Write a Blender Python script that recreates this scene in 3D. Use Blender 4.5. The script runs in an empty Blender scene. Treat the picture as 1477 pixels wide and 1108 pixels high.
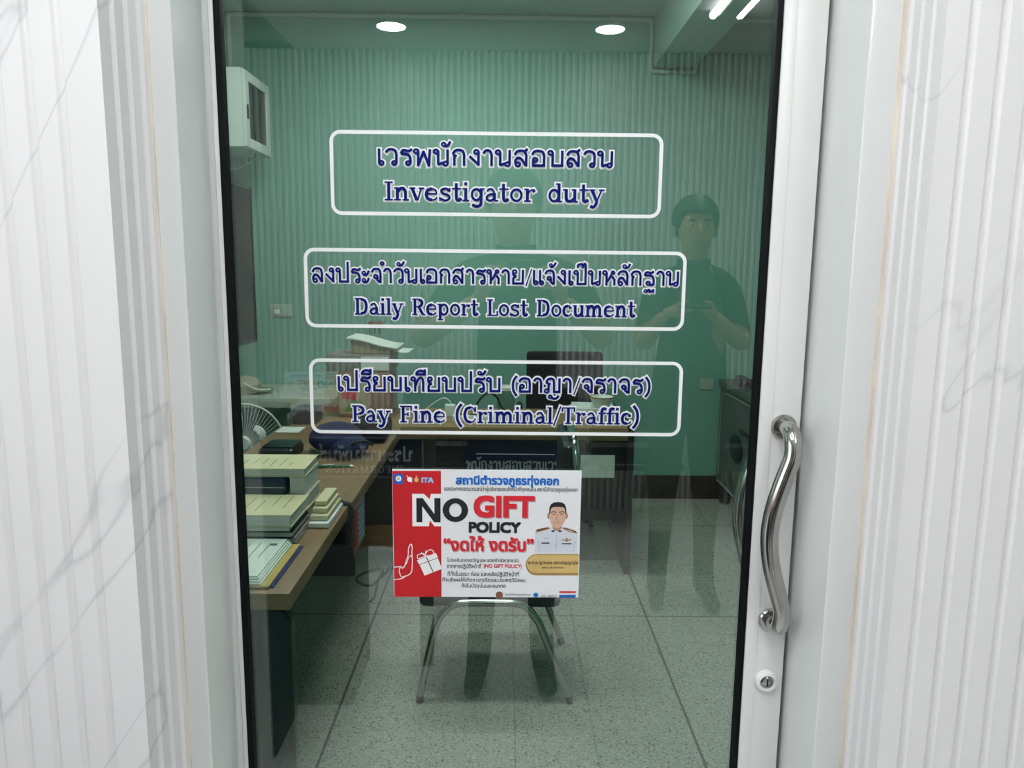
import bpy, bmesh, math, random
from mathutils import Vector, Matrix
random.seed(7)
scn = bpy.context.scene
C = scn.collection
PI = math.pi

# ------------------------------------------------------------------ render look
scn.view_settings.view_transform = 'Standard'
scn.view_settings.look = 'None'
scn.view_settings.gamma = 1.0
scn.view_settings.use_curve_mapping = False
scn.view_settings.exposure = 0.16
scn.cycles.use_denoising = True
scn.cycles.use_adaptive_sampling = False
scn.cycles.transparent_max_bounces = 24
scn.cycles.max_bounces = 12
scn.cycles.sample_clamp_indirect = 6.0

# ------------------------------------------------------------------ materials
def lin(c):
    return tuple((v / 12.92 if v <= 0.04045 else ((v + 0.055) / 1.055) ** 2.4) for v in c)
def rgb(r, g, b):
    return lin((r / 255, g / 255, b / 255)) + (1,)
MATS = {}
def mat(name, col, rough=0.5, metal=0.0, var=0.06, scale=12.0, bump=0.0, bscale=60.0, spec=0.5, stretch=None):
    """principled material with a little procedural colour variation and optional bump"""
    m = bpy.data.materials.new(name); m.use_nodes = True
    nt = m.node_tree; b = nt.nodes['Principled BSDF']
    b.inputs['Roughness'].default_value = rough
    b.inputs['Metallic'].default_value = metal
    b.inputs['Specular IOR Level'].default_value = spec
    tc = nt.nodes.new('ShaderNodeTexCoord')
    src = tc.outputs['Object']
    if stretch:
        mp = nt.nodes.new('ShaderNodeMapping'); mp.inputs['Scale'].default_value = stretch
        nt.links.new(src, mp.inputs['Vector']); src = mp.outputs['Vector']
    n = nt.nodes.new('ShaderNodeTexNoise'); n.inputs['Scale'].default_value = scale; n.inputs['Detail'].default_value = 4
    nt.links.new(src, n.inputs['Vector'])
    r = nt.nodes.new('ShaderNodeValToRGB')
    r.color_ramp.elements[0].position = 0.3; r.color_ramp.elements[1].position = 0.7
    r.color_ramp.elements[0].color = tuple(c * (1 - var) for c in col[:3]) + (1,)
    r.color_ramp.elements[1].color = tuple(min(1, c * (1 + var)) for c in col[:3]) + (1,)
    nt.links.new(n.outputs['Fac'], r.inputs['Fac'])
    nt.links.new(r.outputs['Color'], b.inputs['Base Color'])
    if bump:
        n2 = nt.nodes.new('ShaderNodeTexNoise'); n2.inputs['Scale'].default_value = bscale
        nt.links.new(src, n2.inputs['Vector'])
        bp = nt.nodes.new('ShaderNodeBump'); bp.inputs['Strength'].default_value = bump; bp.inputs['Distance'].default_value = 0.002
        nt.links.new(n2.outputs['Fac'], bp.inputs['Height']); nt.links.new(bp.outputs['Normal'], b.inputs['Normal'])
    MATS[name] = m
    return m
def emis(name, col, s):
    m = bpy.data.materials.new(name); m.use_nodes = True
    nt = m.node_tree; nt.nodes.clear()
    e = nt.nodes.new('ShaderNodeEmission'); e.inputs['Color'].default_value = col; e.inputs['Strength'].default_value = s
    o = nt.nodes.new('ShaderNodeOutputMaterial'); nt.links.new(e.outputs[0], o.inputs['Surface'])
    return m

def marble():
    m = bpy.data.materials.new('marble_pattern_panel'); m.use_nodes = True
    nt = m.node_tree; b = nt.nodes['Principled BSDF']
    b.inputs['Roughness'].default_value = 0.22
    b.inputs['Specular IOR Level'].default_value = 0.5
    tc = nt.nodes.new('ShaderNodeTexCoord')
    mr = nt.nodes.new('ShaderNodeMapping'); mr.inputs['Rotation'].default_value = (0, 0.98, 0)
    nt.links.new(tc.outputs['Object'], mr.inputs['Vector'])
    mp = nt.nodes.new('ShaderNodeMapping'); mp.inputs['Scale'].default_value = (0.35, 0.7, 1.7)
    nt.links.new(mr.outputs['Vector'], mp.inputs['Vector'])
    n = nt.nodes.new('ShaderNodeTexNoise'); n.inputs['Scale'].default_value = 2.1; n.inputs['Detail'].default_value = 4; n.inputs['Roughness'].default_value = 0.5; n.inputs['Distortion'].default_value = 0.3
    nt.links.new(mp.outputs['Vector'], n.inputs['Vector'])
    s = nt.nodes.new('ShaderNodeMath'); s.operation = 'SUBTRACT'; s.inputs[1].default_value = 0.5
    nt.links.new(n.outputs['Fac'], s.inputs[0])
    a = nt.nodes.new('ShaderNodeMath'); a.operation = 'ABSOLUTE'; nt.links.new(s.outputs[0], a.inputs[0])
    r = nt.nodes.new('ShaderNodeValToRGB')
    e = r.color_ramp.elements
    e[0].position = 0.0; e[0].color = (1, 1, 1, 1)
    e[1].position = 0.005; e[1].color = (0, 0, 0, 1)
    nt.links.new(a.outputs[0], r.inputs['Fac'])
    n2 = nt.nodes.new('ShaderNodeTexNoise'); n2.inputs['Scale'].default_value = 3.3; n2.inputs['Detail'].default_value = 2
    nt.links.new(tc.outputs['Object'], n2.inputs['Vector'])
    r2 = nt.nodes.new('ShaderNodeValToRGB'); r2.color_ramp.elements[0].position = 0.46; r2.color_ramp.elements[1].position = 0.6
    nt.links.new(n2.outputs['Fac'], r2.inputs['Fac'])
    mu = nt.nodes.new('ShaderNodeMath'); mu.operation = 'MULTIPLY'
    nt.links.new(r.outputs['Color'], mu.inputs[0]); nt.links.new(r2.outputs['Color'], mu.inputs[1])
    mx = nt.nodes.new('ShaderNodeMix'); mx.data_type = 'RGBA'
    mx.inputs['A'].default_value = (0.80, 0.785, 0.785, 1); mx.inputs['B'].default_value = (0.64, 0.635, 0.645, 1)
    nt.links.new(mu.outputs[0], mx.inputs['Factor'])
    nt.links.new(mx.outputs['Result'], b.inputs['Base Color'])
    return m

def terrazzo(name, base, tile_lines, dark, light):
    m = bpy.data.materials.new(name); m.use_nodes = True
    nt = m.node_tree; b = nt.nodes['Principled BSDF']
    b.inputs['Roughness'].default_value = 0.42; b.inputs['Specular IOR Level'].default_value = 0.3
    tc = nt.nodes.new('ShaderNodeTexCoord')
    v = nt.nodes.new('ShaderNodeTexVoronoi'); v.inputs['Scale'].default_value = 210
    nt.links.new(tc.outputs['Object'], v.inputs['Vector'])
    r = nt.nodes.new('ShaderNodeValToRGB'); r.color_ramp.interpolation = 'CONSTANT'
    e = r.color_ramp.elements
    e[0].position = 0; e[0].color = dark
    e[1].position = 0.07; e[1].color = tuple(c * 0.86 for c in base[:3]) + (1,)
    for p_, c_ in ((0.3, base), (0.62, tuple(c * 1.1 for c in base[:3]) + (1,)), (0.86, light)):
        x = e.new(p_); x.color = c_
    sp = nt.nodes.new('ShaderNodeSeparateColor'); nt.links.new(v.outputs['Color'], sp.inputs[0])
    nt.links.new(sp.outputs[0], r.inputs['Fac'])
    n = nt.nodes.new('ShaderNodeTexNoise'); n.inputs['Scale'].default_value = 2.2; n.inputs['Detail'].default_value = 5
    nt.links.new(tc.outputs['Object'], n.inputs['Vector'])
    rn = nt.nodes.new('ShaderNodeValToRGB'); rn.color_ramp.elements[0].color = (.82, .82, .82, 1); rn.color_ramp.elements[1].color = (1.1, 1.1, 1.1, 1)
    nt.links.new(n.outputs['Fac'], rn.inputs['Fac'])
    mm = nt.nodes.new('ShaderNodeMix'); mm.data_type = 'RGBA'; mm.blend_type = 'MULTIPLY'; mm.inputs['Factor'].default_value = 1
    nt.links.new(r.outputs['Color'], mm.inputs['A']); nt.links.new(rn.outputs['Color'], mm.inputs['B'])
    out = mm.outputs['Result']
    xyz = nt.nodes.new('ShaderNodeSeparateXYZ'); nt.links.new(tc.outputs['Object'], xyz.inputs[0])
    for axis, off, period, w, strength in tile_lines:
        a = nt.nodes.new('ShaderNodeMath'); a.operation = 'ADD'; a.inputs[1].default_value = period * 40.5 - off
        nt.links.new(xyz.outputs[axis], a.inputs[0])
        mo = nt.nodes.new('ShaderNodeMath'); mo.operation = 'MODULO'; mo.inputs[1].default_value = period; nt.links.new(a.outputs[0], mo.inputs[0])
        su = nt.nodes.new('ShaderNodeMath'); su.operation = 'SUBTRACT'; su.inputs[1].default_value = period / 2; nt.links.new(mo.outputs[0], su.inputs[0])
        ab = nt.nodes.new('ShaderNodeMath'); ab.operation = 'ABSOLUTE'; nt.links.new(su.outputs[0], ab.inputs[0])
        lt = nt.nodes.new('ShaderNodeMath'); lt.operation = 'LESS_THAN'; lt.inputs[1].default_value = w; nt.links.new(ab.outputs[0], lt.inputs[0])
        st = nt.nodes.new('ShaderNodeMath'); st.operation = 'MULTIPLY'; st.inputs[1].default_value = strength; nt.links.new(lt.outputs[0], st.inputs[0])
        mx = nt.nodes.new('ShaderNodeMix'); mx.data_type = 'RGBA'
        nt.links.new(st.outputs[0], mx.inputs['Factor']); nt.links.new(out, mx.inputs['A']); mx.inputs['B'].default_value = (.05, .055, .05, 1)
        out = mx.outputs['Result']
    nt.links.new(out, b.inputs['Base Color'])
    return m

def wood(name, c0, c1, along=(9, 1.1, 9), rough=0.4):
    m = bpy.data.materials.new(name); m.use_nodes = True
    nt = m.node_tree; b = nt.nodes['Principled BSDF']; b.inputs['Roughness'].default_value = rough
    tc = nt.nodes.new('ShaderNodeTexCoord')
    mp = nt.nodes.new('ShaderNodeMapping'); mp.inputs['Scale'].default_value = along
    nt.links.new(tc.outputs['Object'], mp.inputs['Vector'])
    n = nt.nodes.new('ShaderNodeTexNoise'); n.inputs['Scale'].default_value = 3; n.inputs['Detail'].default_value = 6; n.inputs['Distortion'].default_value = 1.0
    nt.links.new(mp.outputs['Vector'], n.inputs['Vector'])
    r = nt.nodes.new('ShaderNodeValToRGB'); r.color_ramp.elements[0].position = .3; r.color_ramp.elements[1].position = .7
    r.color_ramp.elements[0].color = c0; r.color_ramp.elements[1].color = c1
    nt.links.new(n.outputs['Fac'], r.inputs['Fac']); nt.links.new(r.outputs['Color'], b.inputs['Base Color'])
    return m

def glass(name, tint, refl):
    """flat pane: tinted see-through mixed with a mirror reflection that grows towards grazing angles"""
    m = bpy.data.materials.new(name); m.use_nodes = True
    nt = m.node_tree; nt.nodes.clear()
    o = nt.nodes.new('ShaderNodeOutputMaterial')
    t = nt.nodes.new('ShaderNodeBsdfTransparent'); t.inputs['Color'].default_value = tint
    g = nt.nodes.new('ShaderNodeBsdfGlossy'); g.inputs['Roughness'].default_value = 0.0
    lw = nt.nodes.new('ShaderNodeLayerWeight'); lw.inputs['Blend'].default_value = 0.5
    pw = nt.nodes.new('ShaderNodeMath'); pw.operation = 'POWER'; pw.inputs[1].default_value = 5
    nt.links.new(lw.outputs['Facing'], pw.inputs[0])
    ma = nt.nodes.new('ShaderNodeMath'); ma.operation = 'MULTIPLY_ADD'; ma.inputs[1].default_value = 0.9; ma.inputs[2].default_value = refl
    nt.links.new(pw.outputs[0], ma.inputs[0])
    mx = nt.nodes.new('ShaderNodeMixShader')
    nt.links.new(ma.outputs[0], mx.inputs['Fac']); nt.links.new(t.outputs[0], mx.inputs[1]); nt.links.new(g.outputs[0], mx.inputs[2])
    nt.links.new(mx.outputs[0], o.inputs['Surface'])
    return m

M = {}
M['marble'] = marble()
M['ribwhite'] = mat('ribbed_white_panel', (.68, .68, .66, 1), .4, var=.03, scale=2)
M['alu'] = mat('white_powder_coat', (.78, .78, .765, 1), .28, var=.015, scale=6)
M['jamb'] = mat('white_glossy_frame', (.76, .775, .765, 1), .1, var=.015, scale=5)
M['rubber'] = mat('black_rubber', (.004, .005, .006, 1), .6, var=.2, spec=.12)
M['gapdark'] = mat('dark_brush_seal', (.05, .05, .052, 1), .8, var=.3, scale=90)
M['caulk'] = mat('aged_beige_sealant', (.72, .64, .53, 1), .5, var=.16, scale=9)
M['steel'] = mat('brushed_stainless_steel', (.46, .45, .43, 1), .16, 1.0, var=.08, scale=30)
M['chrome'] = mat('chrome_tube', (.48, .48, .46, 1), .15, 1.0, var=.08, scale=20)
M['lockwhite'] = mat('white_lock_ring', (.82, .82, .82, 1), .3, var=.02)
M['glass'] = glass('green_tinted_glass', (.865, .925, .90, 1), .105)
M['cabglass'] = glass('smoked_cabinet_glass', (.35, .36, .35, 1), .03)
M['clear'] = glass('clear_plastic', (.85, .9, .88, 1), .06)
M['wallgreen'] = mat('teal_green_wall_paint', (.215, .46, .38, 1), .6, var=.05, scale=2.5, bump=.15, bscale=25)
M['ceilgreen'] = mat('pale_green_ceiling_paint', (.32, .52, .44, 1), .7, var=.04, scale=2)
M['base'] = mat('dark_brown_baseboard_tile', (.045, .032, .028, 1), .35, var=.3, scale=14)
M['floor'] = terrazzo('greenish_terrazzo', (.37, .39, .335, 1), [(0, -.57, 1.2, .005, .85), (0, .04, 1.2, .002, .5), (1, 1.99, 1.2, .004, .75)], (.10, .11, .095, 1), (.50, .52, .46, 1))
M['cfloor'] = terrazzo('pale_grey_terrazzo', (.78, .78, .75, 1), [(0, .3, 1.2, .004, .6), (1, -.9, 1.2, .004, .6)], (.4, .4, .4, 1), (.84, .84, .82, 1))
M['ceilwhite'] = mat('white_soffit_paint', (.86, .87, .86, 1), .7, var=.02, scale=2)
M['ceildark'] = mat('bare_cement_soffit', (.42, .43, .42, 1), .8, var=.08, scale=3)
M['vwhite'] = mat('white_vinyl', (.88, .89, .89, 1), .4, var=.01)
M['navy'] = mat('navy_vinyl', (.004, .010, .125, 1), .6, var=.1, spec=.06)
M['signnavy'] = mat('dark_navy_sign', (.006, .008, .04, 1), .3, var=.1)
M['signgrey'] = mat('silver_grey_lettering', (.30, .31, .34, 1), .4, var=.05)
M['signwhite'] = mat('white_sign_lettering', (.86, .87, .88, 1), .4, var=.02)
M['signline'] = mat('thin_grey_line', (.75, .76, .78, 1), .4, var=.05)
M['paper'] = mat('white_paper', (.80, .81, .83, 1), .55, var=.01)
M['pred'] = mat('red_print', (.50, .010, .016, 1), .45, var=.1, scale=20)
M['pred2'] = mat('bright_red_print', (.62, .018, .030, 1), .45, var=.02)
M['pinkgrey'] = mat('grey_print_shadow', (.46, .38, .40, 1), .45, var=.02)
M['pblack'] = mat('black_print', (.012, .012, .016, 1), .45, var=.05)
M['pblue'] = mat('blue_print', (.010, .105, .46, 1), .45, var=.05)
M['plblue'] = mat('light_blue_print', (.24, .52, .80, 1), .45, var=.05)
M['pgold'] = mat('gold_print', (.62, .43, .16, 1), .45, var=.12, scale=14)
M['pgold2'] = mat('dark_gold_print', (.34, .22, .07, 1), .45, var=.1)
M['pskin'] = mat('printed_skin', (.62, .39, .28, 1), .5, var=.05, scale=40)
M['pskin2'] = mat('printed_skin_shade', (.42, .23, .15, 1), .5, var=.05)
M['puni'] = mat('printed_white_uniform', (.63, .66, .73, 1), .5, var=.04, scale=25)
M['puni2'] = mat('printed_uniform_crease', (.45, .48, .56, 1), .5, var=.04)
M['pbrown'] = mat('brown_print', (.16, .06, .03, 1), .5, var=.2, scale=60)
M['wood'] = wood('desk_wood_laminate', (.20, .12, .062, 1), (.28, .175, .095, 1))
M['woodx'] = wood('desk_wood_laminate_cross', (.24, .155, .07, 1), (.33, .22, .105, 1), (1.1, 9, 9))
M['dkgreen'] = mat('dark_green_desk_panel', (.012, .020, .021, 1), .3, var=.1)
M['black'] = mat('black_plastic', (.010, .011, .012, 1), .4, var=.1)
M['blackfab'] = mat('black_fabric', (.012, .013, .014, 1), .9, var=.2, scale=80, bump=.3, bscale=300)
M['vinylseat'] = mat('dark_teal_vinyl', (.020, .026, .032, 1), .35, var=.15)
M['whitemetal'] = mat('white_enamelled_steel', (.72, .78, .73, 1), .35, var=.02)
M['palegreen'] = mat('pale_green_laminate', (.44, .52, .42, 1), .4, var=.05)
M['cover'] = mat('pale_yellow_paper_cover', (.66, .60, .38, 1), .6, var=.06, scale=18)
M['cover2'] = mat('cream_paper_cover', (.62, .58, .42, 1), .6, var=.06, scale=18)
M['pages'] = mat('page_block', (.55, .55, .53, 1), .7, var=.14, scale=8, stretch=(1, 1, 90))
M['yfolder'] = mat('mustard_folder', (.52, .38, .12, 1), .5, var=.08)
M['bfolder'] = mat('blue_folder', (.02, .03, .16, 1), .4, var=.1)
M['bluevinyl'] = mat('navy_leatherette', (.010, .024, .065, 1), .25, var=.2, scale=25, bump=.5, bscale=18)
M['brownbox'] = mat('brown_cardboard', (.26, .13, .06, 1), .7, var=.1)
M['greybox'] = mat('grey_box_file', (.22, .21, .20, 1), .6, var=.1)
M['manila'] = mat('manila_paper', (.42, .33, .19, 1), .7, var=.1, scale=20)
M['mintpaper'] = mat('mint_white_paper', (.70, .76, .70, 1), .6, var=.03)
M['ink'] = mat('faded_ink', (.12, .13, .13, 1), .6, var=.1)
M['cabgrey'] = mat('grey_green_machine_casing', (.105, .125, .115, 1), .45, var=.06)
M['cabgrey2'] = mat('pale_grey_trim', (.20, .225, .205, 1), .45, var=.06)
M['pvc'] = mat('painted_conduit', (.42, .58, .50, 1), .5, var=.03)
M['greendark'] = mat('dark_teal_door_paint', (.008, .020, .024, 1), .4, var=.1)
M['tealdark'] = mat('deep_blue_door_paint', (.015, .075, .10, 1), .4, var=.1)
M['counter'] = mat('brown_grey_counter_laminate', (.075, .068, .062, 1), .5, var=.06)
M['cwood'] = wood('orange_wood_rail', (.20, .085, .025, 1), (.30, .14, .045, 1), (1, 8, 8))
M['skin'] = mat('skin', (.50, .30, .21, 1), .55, var=.05, scale=20)
M['hair'] = mat('black_hair', (.012, .010, .010, 1), .5, var=.3, scale=60, bump=.4, bscale=120)
M['shirt'] = mat('dark_shirt_fabric', (.016, .018, .020, 1), .9, var=.1, scale=30)
M['shirt2'] = mat('dark_khaki_shirt_fabric', (.035, .034, .028, 1), .9, var=.1, scale=30)
M['trouser'] = mat('charcoal_trousers', (.014, .014, .016, 1), .9, var=.1, scale=30)
M['shoe'] = mat('black_leather_shoe', (.012, .011, .011, 1), .35, var=.1)
M['eyewhite'] = mat('eye_white', (.75, .74, .72, 1), .3, var=.01)
M['bagblack'] = mat('black_bag_cloth', (.006, .007, .010, 1), .9, var=.2, spec=.2)
M['tvblack'] = mat('matt_black_tv_screen', (.008, .012, .012, 1), .6, var=.08, spec=.12)
M['salmon'] = mat('salmon_wall_paint', (.70, .26, .22, 1), .7, var=.05, scale=2)
M['ground'] = mat('concrete_paving', (.45, .44, .41, 1), .8, var=.1, scale=2)
M['led'] = emis('led_diffuser', (1, .99, .96, 1), 30.0)
M['tube'] = emis('fluorescent_tube', (.96, .985, 1, 1), 54.0)
M['roomlamp'] = emis('ceiling_panel_lamp', (1, .99, .97, 1), 27.0)
# ------------------------------------------------------------------ geometry helpers
def bez(pts, n=8):
    """Catmull-Rom through pts"""
    P = [Vector(p) for p in pts]
    if len(P) < 3: return P
    out = []
    for i in range(len(P) - 1):
        p0 = P[i - 1] if i > 0 else P[i] * 2 - P[i + 1]
        p1, p2 = P[i], P[i + 1]
        p3 = P[i + 2] if i + 2 < len(P) else p2 * 2 - p1
        for k in range(n):
            t = k / n
            out.append(0.5 * ((2 * p1) + (p2 - p0) * t + (2 * p0 - 5 * p1 + 4 * p2 - p3) * t * t + (3 * p1 - p0 - 3 * p2 + p3) * t ** 3))
    out.append(P[-1])
    return out

class MB:
    def __init__(s): s.bm = bmesh.new()
    def _merge(s, b, M4=None):
        me = bpy.data.meshes.new('tmp'); b.to_mesh(me); b.free()
        if M4: me.transform(M4)
        s.bm.from_mesh(me); bpy.data.meshes.remove(me)
    def box(s, x0, x1, y0, y1, z0, z1, bev=0.0, seg=2, M4=None):
        b = bmesh.new(); bmesh.ops.create_cube(b, size=1)
        for v in b.verts:
            v.co = Vector((x0 + (v.co.x + .5) * (x1 - x0), y0 + (v.co.y + .5) * (y1 - y0), z0 + (v.co.z + .5) * (z1 - z0)))
        if bev: bmesh.ops.bevel(b, geom=list(b.edges), offset=bev, segments=seg, affect='EDGES', profile=.6)
        s._merge(b, M4); return s
    def cyl(s, p0, p1, r0, r1=None, n=20):
        p0, p1 = Vector(p0), Vector(p1); r1 = r0 if r1 is None else r1
        d = p1 - p0; b = bmesh.new()
        bmesh.ops.create_cone(b, cap_ends=True, segments=n, radius1=r0, radius2=r1, depth=d.length)
        s._merge(b, Matrix.Translation((p0 + p1) / 2) @ d.to_track_quat('Z', 'Y').to_matrix().to_4x4()); return s
    def sph(s, c, r, n=20, m=12, M4=None):
        b = bmesh.new(); bmesh.ops.create_uvsphere(b, u_segments=n, v_segments=m, radius=1)
        r = (r, r, r) if not hasattr(r, '__len__') else r
        T = Matrix.Translation(Vector(c)) @ Matrix.Diagonal((*r, 1))
        s._merge(b, (M4 @ T) if M4 else T); return s
    def tube(s, pts, r, n=12, closed=False, flat=1.0, caps=True):
        P = [Vector(p) for p in pts]; N = len(P); rings = []
        rr = r if hasattr(r, '__len__') else [r] * N
        up = None; bm = s.bm
        for i in range(N):
            a = P[(i - 1) % N] if (closed or i > 0) else P[i]
            c = P[(i + 1) % N] if (closed or i < N - 1) else P[i]
            t = (c - a).normalized()
            if up is None: up = t.orthogonal().normalized()
            up = (up - t * up.dot(t)).normalized(); sd = t.cross(up)
            rings.append([bm.verts.new(P[i] + (up * math.cos(2 * PI * k / n) + sd * math.sin(2 * PI * k / n) * flat) * rr[i]) for k in range(n)])
        for i in range(N if closed else N - 1):
            A, B = rings[i], rings[(i + 1) % N]
            off = 0
            if closed and i == N - 1:
                off = min(range(n), key=lambda q: (A[0].co - B[q].co).length)
            for k in range(n): bm.faces.new((A[k], A[(k + 1) % n], B[(k + 1 + off) % n], B[(k + off) % n]))
        if not closed and caps:
            bm.faces.new(rings[0][::-1]); bm.faces.new(rings[-1])
        return s
    def prism(s, pts, axis, a, b):
        """polygon pts (2D) extruded along axis 0/1/2 from a to b"""
        def mk(p, w):
            return {0: (w, p[0], p[1]), 1: (p[0], w, p[1]), 2: (p[0], p[1], w)}[axis]
        bm = s.bm
        A = [bm.verts.new(mk(p, a)) for p in pts]; B = [bm.verts.new(mk(p, b)) for p in pts]
        n = len(pts)
        bm.faces.new(A); bm.faces.new(B[::-1])
        for i in range(n): bm.faces.new((A[i], B[i], B[(i + 1) % n], A[(i + 1) % n]))
        return s
    def strip(s, pts, z0, z1):
        """open 2D polyline (x,y) swept from z0 to z1"""
        bm = s.bm
        A = [bm.verts.new((p[0], p[1], z0)) for p in pts]; B = [bm.verts.new((p[0], p[1], z1)) for p in pts]
        for i in range(len(pts) - 1): bm.faces.new((A[i], A[i + 1], B[i + 1], B[i]))
        return s
    def poly(s, pts):
        bm = s.bm; s.bm.faces.new([bm.verts.new(p) for p in pts]); return s
    def lathe(s, prof, c, ax='Z', n=28, ring=False):
        """prof: (radius, height) pairs"""
        c = Vector(c); bm = s.bm; rings = []
        for r, h in prof:
            ring = []
            for k in range(n):
                a = 2 * PI * k / n; x, y = r * math.cos(a), r * math.sin(a)
                v = {'Z': (x, y, h), 'Y': (x, h, y), 'X': (h, x, y)}[ax]
                ring.append(bm.verts.new(c + Vector(v)))
            rings.append(ring)
        for A, B in zip(rings, rings[1:] + (rings[:1] if ring else [])):
            for k in range(n): bm.faces.new((A[k], A[(k + 1) % n], B[(k + 1) % n], B[k]))
        if ring: return s
        if prof[0][0] > 1e-5: bm.faces.new(rings[0][::-1])
        if prof[-1][0] > 1e-5: bm.faces.new(rings[-1])
        return s
    def mesh(s, name, shift=(0, 0, 0), smooth=35):
        bmesh.ops.recalc_face_normals(s.bm, faces=s.bm.faces)
        me = bpy.data.meshes.new(name)
        bmesh.ops.translate(s.bm, verts=s.bm.verts, vec=-Vector(shift))
        if smooth:
            for f in s.bm.faces: f.smooth = True
        s.bm.to_mesh(me); s.bm.free()
        if smooth: me.set_sharp_from_angle(angle=math.radians(smooth))
        return me

def tag(o, label=None, cat=None, group=None, kind=None):
    if label: o['label'] = label
    if cat: o['category'] = cat
    if group: o['group'] = group
    if kind: o['kind'] = kind
    return o
def thing(name, loc, label, cat, group=None, kind=None):
    o = bpy.data.objects.new(name, None); C.objects.link(o); o.location = loc; o.empty_display_size = .05
    return tag(o, label, cat, group, kind)
def rootof(o):
    while o.parent: o = o.parent
    return o
def part(mb, name, m, parent, label=None, smooth=35, kind=None):
    me = mb.mesh(name, rootof(parent).location, smooth) if isinstance(mb, MB) else mb
    o = bpy.data.objects.new(name, me); C.objects.link(o); o.parent = parent
    me.materials.append(m)
    return tag(o, label, kind=kind)
def single(mb, name, m, base, label, cat, group=None, kind=None, smooth=35):
    me = mb.mesh(name, base, smooth); me.materials.append(m)
    o = bpy.data.objects.new(name, me); C.objects.link(o); o.location = base
    return tag(o, label, cat, group, kind)
def copy_tree(o, parent=None):
    c = o.copy(); C.objects.link(c); c.parent = parent
    for ch in list(o.children): copy_tree(ch, c)
    return c

# ------------------------------------------------------------------ stroke lettering (looped Thai and slab Latin drawn as pen strokes)
W, TN = .165, .085
SER = lambda a, b, y: ([(a, y), (b, y)], TN, 0)
def circ(x, y, r=.12, w=.125): return ([(x + r * math.cos(2 * PI * k / 20), y + r * math.sin(2 * PI * k / 20)) for k in range(21)], w, 0)
def ell(x, y, rx, ry, w=.13): return ([(x + rx * math.cos(2 * PI * k / 28), y + ry * math.sin(2 * PI * k / 28)) for k in range(29)], w, 0)
def S(*p): return (list(p), W, 0)          # straight stroke
def Q(*p): return (list(p), W, 1)          # smooth stroke
def T(*p): return (list(p), TN, 0)
def TQ(*p): return (list(p), TN, 1)
ARCH = Q((.05, .70), (.17, .91), (.38, .97), (.58, .90), (.66, .66), (.66, .5))
RHEAD = Q((.06, .70), (.16, .90), (.32, .91), (.48, .87), (.66, .99))
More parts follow.
